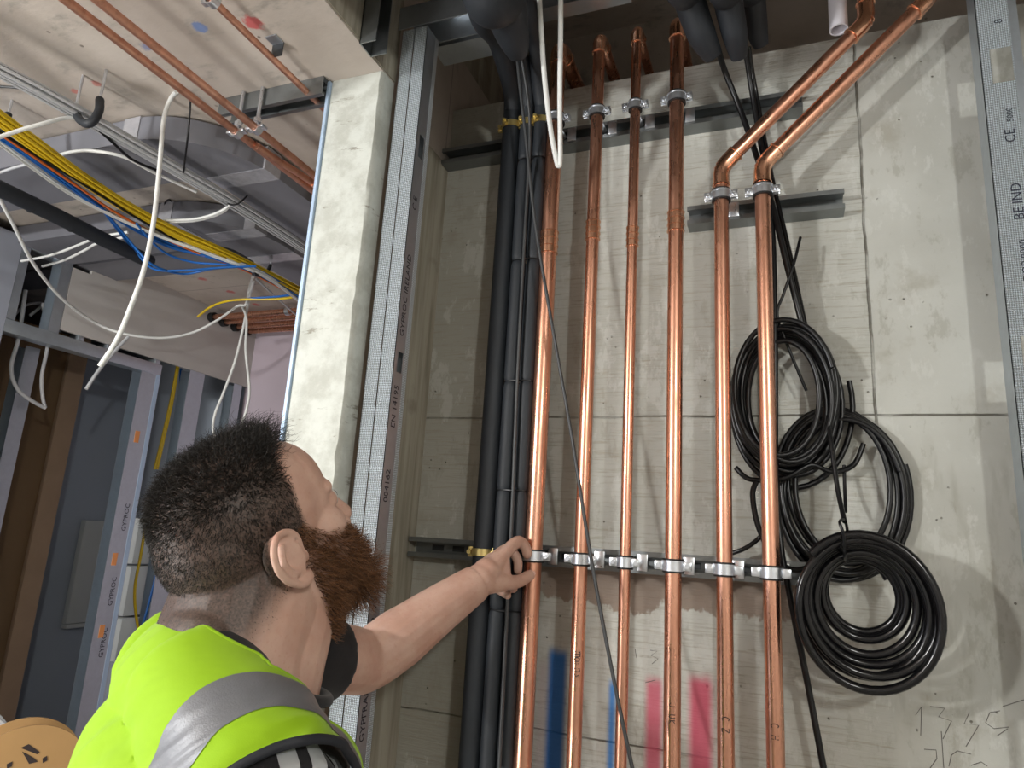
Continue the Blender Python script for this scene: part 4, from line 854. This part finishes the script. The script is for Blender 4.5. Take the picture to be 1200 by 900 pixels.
# trunk core, arms
mb.ell(Bd(0.01, 0, -0.22), (0.095, 0.150, 0.19), RB); mb.ell(Bd(0.02, 0, -0.47), (0.105, 0.135, 0.20), RB)
for a, r in ((SR, 0.048), (SH, 0.05)): mb.tube([Bd(0, 0, -0.08), a], [0.06, r], 16)
ua = lambda a, b, t: a + (b - a) * t
mb.tube(spline([SH, ua(SH, EL, 0.35), ua(SH, EL, 0.8), EL, ua(EL, WR, 0.28) + Vector((0, 0, -0.002)), ua(EL, WR, 0.62), WR], 6), list(np.interp(np.arange(37), [0, 12, 18, 24, 30, 36], [0.052, 0.051, 0.048, 0.049, 0.041, 0.0315])), 20)
mb.tube(spline([SR, ua(SR, ER, 0.5), ER, ua(ER, WRR, 0.35), WRR], 6), [0.050 - 0.009 * k / 12 if k <= 12 else 0.043 - 0.014 * (k - 12) / 12 for k in range(25)], 16)
# left hand on the rail
def fing(pts, r0, r1): mb.tube(spline(pts, 5), [r0 + (r1 - r0) * k / (5 * (len(pts) - 1)) for k in range(5 * (len(pts) - 1) + 1)], 10); mb.ell(pts[-1], (r1, r1, r1), None, 10, 8)
IM, MM, RM, PM = AY(590, 650, 1.195), AY(579, 653, 1.205), AY(571, 660, 1.205), AY(566, 671, 1.198)
IP = AY(606, 635, 1.236); fing([IM, IP, AY(615, 640, 1.250), AY(618, 649, 1.2515)], 0.0128, 0.0098)
fing([MM, AY(595, 643, 1.244), AY(606, 655, 1.253), AY(607, 668, 1.252)], 0.0108, 0.0086)
fing([RM, AY(582, 660, 1.246), AY(594, 676, 1.253), AY(602, 690, 1.251)], 0.0102, 0.0080)
fing([PM, AY(574, 680, 1.240), AY(584, 691, 1.249), AY(595, 698, 1.250)], 0.0095, 0.0075)
TC, TM, TI, TT = AY(568, 683, 1.160), AY(592, 683, 1.186), AY(608, 681, 1.222), AY(621, 674, 1.244)
fing([TC, TM, TI, TT], 0.0160, 0.0105)
for q, r in ((IM, 0.0135), (MM, 0.0135), (RM, 0.013), (PM, 0.012)): mb.tube([WR, ua(WR, q, 0.5), q], [0.028, 0.0205, r - 0.001], 12)
mb.ell(ua(TC, IM, 0.45), (0.017, 0.017, 0.020)); mb.tube([WR, TC, TM], [0.028, 0.022, 0.015], 12); mb.tube([ua(TM, TC, 0.3), ua(IM, WR, 0.2)], [0.0105, 0.011], 10)
# right hand, hanging
hd = (WRR - ER).normalized(); hs = LB
mb.tube([WRR, WRR + hd * 0.05, WRR + hd * 0.085], [0.026, 0.030, 0.026], 14)
for k in range(4):
    b0 = WRR + hd * 0.08 + FB * (0.024 - 0.016 * k) * 0.9; fing([b0, b0 + hd * 0.035, b0 + hd * 0.055 + hs * 0.012, b0 + hd * (0.07 - 0.006 * abs(k - 1)) + hs * 0.028], 0.0088, 0.007)
b0 = WRR + hd * 0.03 + FB * 0.024; fing([b0, b0 + hd * 0.03 + FB * 0.016, b0 + hd * 0.06 + FB * 0.018 + hs * 0.01], 0.0115, 0.0085)
mb.ell(ua(EL, WR, 1.03), (0.0295, 0.0295, 0.0295)); mb.ell(ua(WR, IM, 0.35), (0.026, 0.026, 0.026)); mb.tube([ua(TM, TI, 0.1), ua(IM, IP, 0.05)], [0.010, 0.010], 10)
BV, BT, BN, BQ = remesh(mb, 0.0021, 7)
hl = (BV - HOn) @ RHn                                                        # head-local coordinates
def sst(x, a, b): t = np.clip((x - a) / (b - a), 0, 1); return t * t * (3 - 2 * t)
def hairmask(p):
    x, y, z = p[:, 0], np.abs(p[:, 1]), p[:, 2]
    line = 0.026 + 0.36 * np.clip(z - 0.045, 0, 1) - 0.010 * sst(y, 0.03, 0.06) * sst(z, 0.05, 0.09)
    m = sst(line - x, -0.004, 0.006) * sst(z + 0.020 + 0.35 * np.clip(-0.02 - x, 0, 0.06), -0.022, 0.014)
    m *= 1 - sst(y, 0.0795, 0.083) * sst(x, -0.055, -0.045) * (1 - sst(x, 0.008, 0.014))       # not on the ears
    m *= 1 - sst(x, -0.022, -0.012) * (1 - sst(z, -0.004, 0.012)) ; return m
def beardmask(p):
    x, y, z = p[:, 0], np.abs(p[:, 1]), p[:, 2]
    top = 0.020 - 0.95 * np.clip(x - 0.022, 0, 0.03) - 0.30 * np.clip(x - 0.052, 0, 1); top = np.where((x > 0.09) & (y < 0.03), -0.040, top)
    m = sst(top - z, -0.004, 0.008) * sst(x, 0.006, 0.016) * sst(z, -0.135, -0.105)
    lips = sst(x, 0.093, 0.097) * (1 - sst(y, 0.015, 0.02)) * sst(z, -0.072, -0.068) * (1 - sst(z, -0.052, -0.048)); m *= 1 - lips
    m *= 1 - sst(y, 0.078, 0.081) * (1 - sst(x, 0.010, 0.016)); return m
near = np.linalg.norm(BV - HOn, axis=1) < 0.2
hm = hairmask(hl) * near; bm_ = beardmask(hl) * near
def skin_mat():
    t = NT('skin'); p = t.pos(); big = t.noise(p, 22, 4); fine = t.noise(p, 260, 3)
    c = t.mix(t.ramp(big, 0.3, 0.7), (0.49, 0.29, 0.222), (0.565, 0.37, 0.295)); c = t.mix(t.math('MULTIPLY', t.ramp(fine, 0.55, 0.75), 0.25), c, (0.42, 0.17, 0.12))
    a = t.n('ShaderNodeAttribute', attribute_name='hair').outputs['Fac']; b = t.n('ShaderNodeAttribute', attribute_name='beard').outputs['Fac']
    st = t.math('MULTIPLY', t.noise(p, 420, 2), 1.5)
    c = t.mix(t.math('MULTIPLY', a, t.math('MINIMUM', 0.97, t.math('ADD', 0.72, t.math('MULTIPLY', st, 0.25)))), c, (0.030, 0.022, 0.018)); c = t.mix(t.math('MULTIPLY', b, 0.7), c, (0.10, 0.045, 0.024))
    t.set('Base Color', c).set('Roughness', 0.5).set('Specular IOR Level', 0.35).set('Subsurface Weight', 0.12).set('Subsurface Radius', (0.012, 0.004, 0.002)).set('Normal', t.bump(fine, 0.18, 0.0008)); return t.m
M['skin'] = skin_mat()
put('body', BV, BQ, M['skin'], person, 'skin of the head, neck and reaching arm', {'hair': hm, 'beard': bm_})
# eyes and thumbnail
for s in (-1, 1):
    e = MB().ell(Hd(0.0835, s * 0.031, 0.014), (0.0125, 0.0125, 0.0125), RH, 16, 12).build('eyeball', simple('eye_white', (0.7, 0.68, 0.64), 0.2), person)
    MB().ell(Hd(0.0945, s * 0.031, 0.0145), (0.0022, 0.0055, 0.0055), RH, 14, 8).build('iris', simple('iris', (0.05, 0.09, 0.11), 0.15), e)
nd = (CAM - np.array(TT)); nd = Vector(nd / np.linalg.norm(nd)); td = (TT - TI).normalized()
nn = (nd - td * nd.dot(td)).normalized(); nb = td.cross(nn); MB().ell(TT + td * 0.003 + nn * 0.0075, (0.0055, 0.0048, 0.0014), Matrix((td, nb, nn)).transposed(), 14, 8).build('thumbnail', simple('nail', (0.72, 0.47, 0.40), 0.3), person)
# ---- hair and beard strands
def strands(n, mask, length, direc, curl, rad, seed, K=6):
    rs = np.random.RandomState(seed); tri = BT[(mask[BT].mean(1) > 0.12)]; P = BV[tri]
    ar = np.linalg.norm(np.cross(P[:, 1] - P[:, 0], P[:, 2] - P[:, 0]), axis=1) * mask[tri].mean(1); k = rs.choice(len(tri), n, p=ar / ar.sum())
    u = rs.rand(n, 2); fl = u.sum(1) > 1; u[fl] = 1 - u[fl]; w = np.stack([1 - u.sum(1), u[:, 0], u[:, 1]], 1)[:, :, None]
    root = (P[k] * w).sum(1); nr = (BN[tri[k]] * w).sum(1); nr /= np.linalg.norm(nr, axis=1)[:, None]
    loc = (root - HOn) @ RHn; L = length(loc, rs) ; d0 = direc(loc, nr @ RHn, rs) @ RHn.T
    d = d0 + nr * 0.25; d /= np.linalg.norm(d, axis=1)[:, None]
    ph = rs.rand(n, 3) * 6.28; side = np.cross(d, rs.normal(size=(n, 3))); side /= np.linalg.norm(side, axis=1)[:, None]; bi = np.cross(d, side)
    pts = []; cur = root - nr * 0.001
    for i in range(K):
        pts.append(cur.copy()); f = i / (K - 1)
        dd = d * (1 - 0.3 * f) + (side * np.sin(ph[:, :1] + f * 4.5) + bi * np.cos(ph[:, 1:2] + f * 4.5)) * curl[0] * (0.4 + f) + np.array([0, 0, -1.0]) * curl[1] * f
        dd /= np.linalg.norm(dd, axis=1)[:, None]; cur = cur + dd * (L / (K - 1))[:, None]
    V = np.zeros((n, K, 3, 3)); ang = np.array([0, 2.094, 4.189])
    for i in range(K):
        r = rad * (1 - 0.75 * i / (K - 1))
        for j in range(3): V[:, i, j] = pts[i] + (side * math.cos(ang[j]) + bi * math.sin(ang[j])) * r
    base = (np.arange(n) * K * 3)[:, None]; F = []
    for i in range(K - 1):
        for j in range(3): F.append(np.concatenate([base + i * 3 + j, base + i * 3 + (j + 1) % 3, base + (i + 1) * 3 + (j + 1) % 3, base + (i + 1) * 3 + j], 1))
    rnd = np.repeat(rs.rand(n), K * 3)
    return V.reshape(-1, 3), np.concatenate(F), rnd
def hair_mat(name, a, b, rough=0.42):
    t = NT(name); f = t.n('ShaderNodeAttribute', attribute_name='rnd').outputs['Fac']; t.set('Base Color', t.mix(f, a, b)).set('Roughness', rough).set('Specular IOR Level', 0.28); return t.m
def hlen(p, rs):
    z, x = p[:, 2], p[:, 0]; top = sst(z, 0.060, 0.098); front = sst(x, 0.0, 0.05) * sst(z, 0.085, 0.105)
    return (0.0030 + 0.0030 * sst(z, 0.0, 0.05) + 0.0095 * top + 0.020 * front) * (0.7 + 0.6 * rs.rand(len(p)))
def hdir(p, nl, rs):
    c = np.zeros_like(p); top = sst(p[:, 2], 0.055, 0.095)
    c[:, 0] = -0.25 + 0.95 * top * sst(p[:, 0], -0.04, 0.03) ; c[:, 2] = -0.75 * (1 - top) - 0.05 * top + 0.18 * sst(p[:, 0], 0.035, 0.06) * top; c[:, 0] += 0.9 * sst(p[:, 0], 0.02, 0.05) * top
    return nl * (0.18 + 0.25 * top)[:, None] + c + rs.normal(size=p.shape) * (0.12 + 0.25 * top)[:, None]
hv, hf, hr = strands(22000, hm, hlen, hdir, (0.75, 0.05), 0.00042, 11)
ho = put('hair', hv, hf, hair_mat('dark_brown_hair', (0.004, 0.0035, 0.003), (0.026, 0.021, 0.017)), person, 'short dark hair, curly on top and faded at the sides', {'rnd': hr}); ho['kind'] = 'stuff'
def blen(p, rs):
    chin = sst(p[:, 0], 0.03, 0.08) * sst(-p[:, 2], 0.035, 0.085); side = sst(-p[:, 2], 0.0, 0.05) * sst(-p[:, 2], 0.16, 0.11)
    return (0.006 + 0.010 * side + 0.020 * chin) * (0.65 + 0.6 * rs.rand(len(p)))
def bdir(p, nl, rs):
    c = np.zeros_like(p); c[:, 0] = 0.30; c[:, 2] = -0.55; return nl * 0.75 + c + rs.normal(size=p.shape) * 0.22
bv, bf, br = strands(11000, bm_, blen, bdir, (0.45, 0.1), 0.00042, 5)
bo = put('beard', bv, bf, hair_mat('auburn_beard', (0.035, 0.016, 0.009), (0.30, 0.14, 0.065)), person, 'full auburn beard', {'rnd': br}); bo['kind'] = 'stuff'
# brows
# ---- T-shirt, trousers, boots
mb = MB()
def torso(mb):
    mb.ell(Bd(0.020, 0, -0.23), (0.128, 0.180, 0.20), RB, 28, 18); mb.ell(Bd(-0.022, 0, -0.150), (0.098, 0.168, 0.135), RB, 28, 18); mb.ell(Bd(0.030, 0, -0.46), (0.148, 0.172, 0.25), RB, 28, 18)
    mb.tube([Bd(-0.034, -0.030, -0.020), Bd(-0.020, -0.10, -0.060), SR], [0.056, 0.060, 0.062], 20); mb.tube([Bd(-0.034, 0.030, -0.020), Bd(-0.015, 0.10, -0.050), SH], [0.056, 0.060, 0.060], 20); mb.ell(Bd(-0.034, 0, -0.036), (0.056, 0.105, 0.064), RB, 20, 14)
    mb.ell(Bd(0.0, 0, -0.66), (0.128, 0.165, 0.13), RB, 24, 14); mb.tube([Bd(0.07, -0.03, -0.12), SR], [0.06, 0.058], 16); mb.tube([Bd(0.07, 0.03, -0.12), SH], [0.06, 0.058], 16)
torso(mb); mb.ell(Bd(0.046, 0, -0.105), (0.066, 0.105, 0.062), RB, 20, 14)
mb.tube(spline([SH, ua(SH, EL, 0.4), ua(SH, EL, 0.66)], 6), [0.064 - 0.0035 * k / 12 for k in range(13)], 22); mb.tube(spline([SR, ua(SR, ER, 0.4), ua(SR, ER, 0.80)], 6), [0.066 - 0.004 * k / 12 for k in range(13)], 22)
SV, ST, SN, SQ = remesh(mb, 0.0045, 6)
w = np.array([mnoise.noise(Vector(p) * 9) * 0.0035 + mnoise.noise(Vector((p[0] * 22, p[1] * 22, p[2] * 9))) * 0.0018 for p in SV]); SV = SV + SN * w[:, None]
def cloth(name, col, rough=0.85, sc=900, bump=0.25, var=0.0, folds=0.0):
    t = NT(name); p = t.pos(); c = col
    if var: c = t.mix(t.noise(p, 14, 3), tuple(x * (1 - var) for x in col), tuple(min(1, x * (1 + var)) for x in col))
    n = t.bump(t.noise(p, sc, 2), bump, 0.0006)
    if folds: n = t.bump(t.noise(t.scale(p, (1.0, 1.0, 1.7)), 11, 3, 0.5), folds, 0.012, n)
    t.set('Base Color', c).set('Roughness', rough).set('Specular IOR Level', 0.25).set('Normal', n); t.set('Sheen Weight', 0.1); return t.m
M['tee'] = cloth('black_cotton', (0.016, 0.015, 0.017), 0.85, 900, 0.3, 0.2, 0.35)
tee = put('t_shirt', SV, SQ, M['tee'], person, 'black T-shirt with three pale shoulder stripes')
f_, l_, u_ = toB(SV)
for k in range(3):
    F = np.minimum(np.minimum(0.0078 - np.abs(f_ - (0.050 - 0.0265 * k)), -0.155 - l_), u_ + 0.34)
    v, tr = clipmesh(SV + SN * 0.0011, ST, F); put('stripe', v, tr, simple('pale_grey_stripe', (0.40, 0.41, 0.42), 0.7), tee)
# collar
col = [Bd(0.012 + 0.092 * math.cos(a), 0.094 * math.sin(a), -0.016 - 0.036 * (0.5 + 0.5 * math.cos(a)) + 0.010 * (1 - abs(math.cos(a)))) for a in [2 * math.pi * k / 40 for k in range(40)]]
MB().tube(col, 0.0062, 10, closed=True).build('collar', M['tee'], tee, sharp=80)
# ---- hi-vis vest
mb = MB(); torso(mb); VV, VT, VN, VQ = remesh(mb, 0.0045, 10); VV = VV + VN * 0.0085
f_, l_, u_ = toB(VV)
w = np.array([mnoise.noise(Vector((a * 10 + c * 6, b * 7, c * 13 - a * 5))) for a, b, c in zip(f_, l_, u_)]) * 0.0050 + np.array([(0.5 - abs(mnoise.noise(Vector((a * 9 + b * 3, b * 5 + c * 4, c * 30 - a * 16 + b * 22))))) * max(0.0, mnoise.noise(Vector((a * 8, b * 8, c * 8 + 3))) + 0.35) for a, b, c in zip(f_, l_, u_)]) * 0.0115
VV = VV + VN * w[:, None]; f_, l_, u_ = toB(VV)
dist = lambda P: np.linalg.norm(VV - np.array(P), axis=1)
JR = Bd(0.012, -0.235, -0.155); JL = SH + LB * 0.05 + Vector((0, 0, -0.02))
neck = np.sqrt(((f_ - 0.036) / 0.100) ** 2 + (l_ / 0.108) ** 2) - 1.0; neck = np.where(u_ < -0.16, 1.0, neck) * 0.09
vop = np.where(f_ > 0.0, np.abs(l_) - np.clip(0.124 + 0.30 * (u_ + 0.03), 0.016, 0.118), 0.1)
F = np.minimum.reduce([neck, vop, dist(JR) - 0.122, dist(JL) - 0.115, u_ + 0.72])
vv, vt = clipmesh(VV, VT, F)
M['hivis'] = cloth('fluorescent_yellow_fabric', (0.26, 0.455, 0.006), 0.75, 1100, 0.2, 0.04, 0.30)
vest = put('hi_vis_vest', vv, vt, M['hivis'], person, 'fluorescent yellow safety vest with grey reflective bands', solid=0.0018)
M['reflect'] = simple('grey_reflective_tape', (0.17, 0.175, 0.19), 0.42, 0.2, 0.08, 40, 0.3, 600)
for s in (-1, 1):
    G = np.minimum(F - 0.001, np.minimum(s * l_ - 0.130, 0.172 - s * l_))
    v, tr = clipmesh(VV + VN * 0.0026, VT, G); put('reflective_band', v, tr, M['reflect'], vest)
G = np.minimum(F - 0.001, np.minimum(u_ + 0.52, -0.46 - u_)); v, tr = clipmesh(VV + VN * 0.0030, VT, G); put('reflective_band', v, tr, M['reflect'], vest)
M['piping'] = simple('black_edge_binding', (0.010, 0.012, 0.018), 0.7)
for L in borders(vt):
    if len(L) < 40: continue
    P = vv[L]; c = P.mean(0); arm = min(np.linalg.norm(c - np.array(JR)), np.linalg.norm(c - np.array(JL))) < 0.12
    for _ in range(4): P = (np.roll(P, 1, 0) + P * 2 + np.roll(P, -1, 0)) / 4
    MB().tube(P[::2].tolist(), 0.0042 if arm else 0.0028, 8, closed=True).build('edge_binding', M['piping'] if arm else M['hivis'], vest, sharp=80)
# printed badge on the back of the vest
bvh = BVHTree.FromPolygons([tuple(p) for p in vv], [tuple(int(i) for i in t) for t in vt]); mb = MB()
def onback(l, u):
    o = Bd(-0.5, l, u); h = bvh.ray_cast(o, FB); return (h[0] - FB * 0.0012) if h[0] else None
rg = random.Random(8)
for c0, r0 in ((-0.115, 0.012), (-0.140, 0.016), (-0.165, 0.012)):
    for rr in (r0, r0 * 0.5):
        p = [onback(-0.035 + rr * 1.2 * math.cos(a), c0 + rr * math.sin(a)) for a in [2 * math.pi * k / 16 for k in range(16)]]
        if all(p): mb.tube(p, 0.0012, 5, closed=True)
p = [onback(a, b) for a, b in ((-0.060, -0.19), (-0.060, -0.13), (-0.035, -0.095), (-0.010, -0.13), (-0.010, -0.19))]
if all(p): mb.tube(p, 0.0012, 5)
if mb.v: mb.build('printed_badge', M['marker'], vest)
# trousers and boots
mb = MB(); hipz = NB.z - 0.62
mb.ell(Bd(0.0, 0, -0.68), (0.130, 0.168, 0.12), RB, 24, 14)
feet = []
for s in (-1, 1):
    hp = Bd(0.0, s * 0.085, -0.70); kn = Bd(0.03, s * 0.11, -1.02); an = Bd(-0.01, s * 0.12, -1.40); feet.append(an)
    mb.tube(spline([hp, kn, an], 6), [0.098 - 0.030 * k / 6 if k <= 6 else 0.068 - 0.012 * (k - 6) / 6 for k in range(13)], 18)
tv, tt_, tn, tq = remesh(mb, 0.008, 5); put('trousers', tv, tq, cloth('dark_work_trousers', (0.03, 0.032, 0.04), 0.9), person)
for an in feet:
    mb = MB(); g = Vector((an.x, an.y, 0)); mb.tube([an + Vector((0, 0, 0.05)), g + Vector((0, 0, 0.06))], [0.055, 0.055], 16); mb.ell(g + FB * 0.07 + Vector((0, 0, 0.045)), (0.13, 0.052, 0.044), RB, 18, 12); mb.ell(g + FB * 0.06 + Vector((0, 0, 0.014)), (0.145, 0.056, 0.014), RB, 18, 8)
    q = remesh(mb, 0.006, 3); v = q[0]; v[:, 2] = np.maximum(v[:, 2], 0.0); put('boot', v, q[3], simple('brown_boot_leather', (0.12, 0.07, 0.035), 0.6), person)
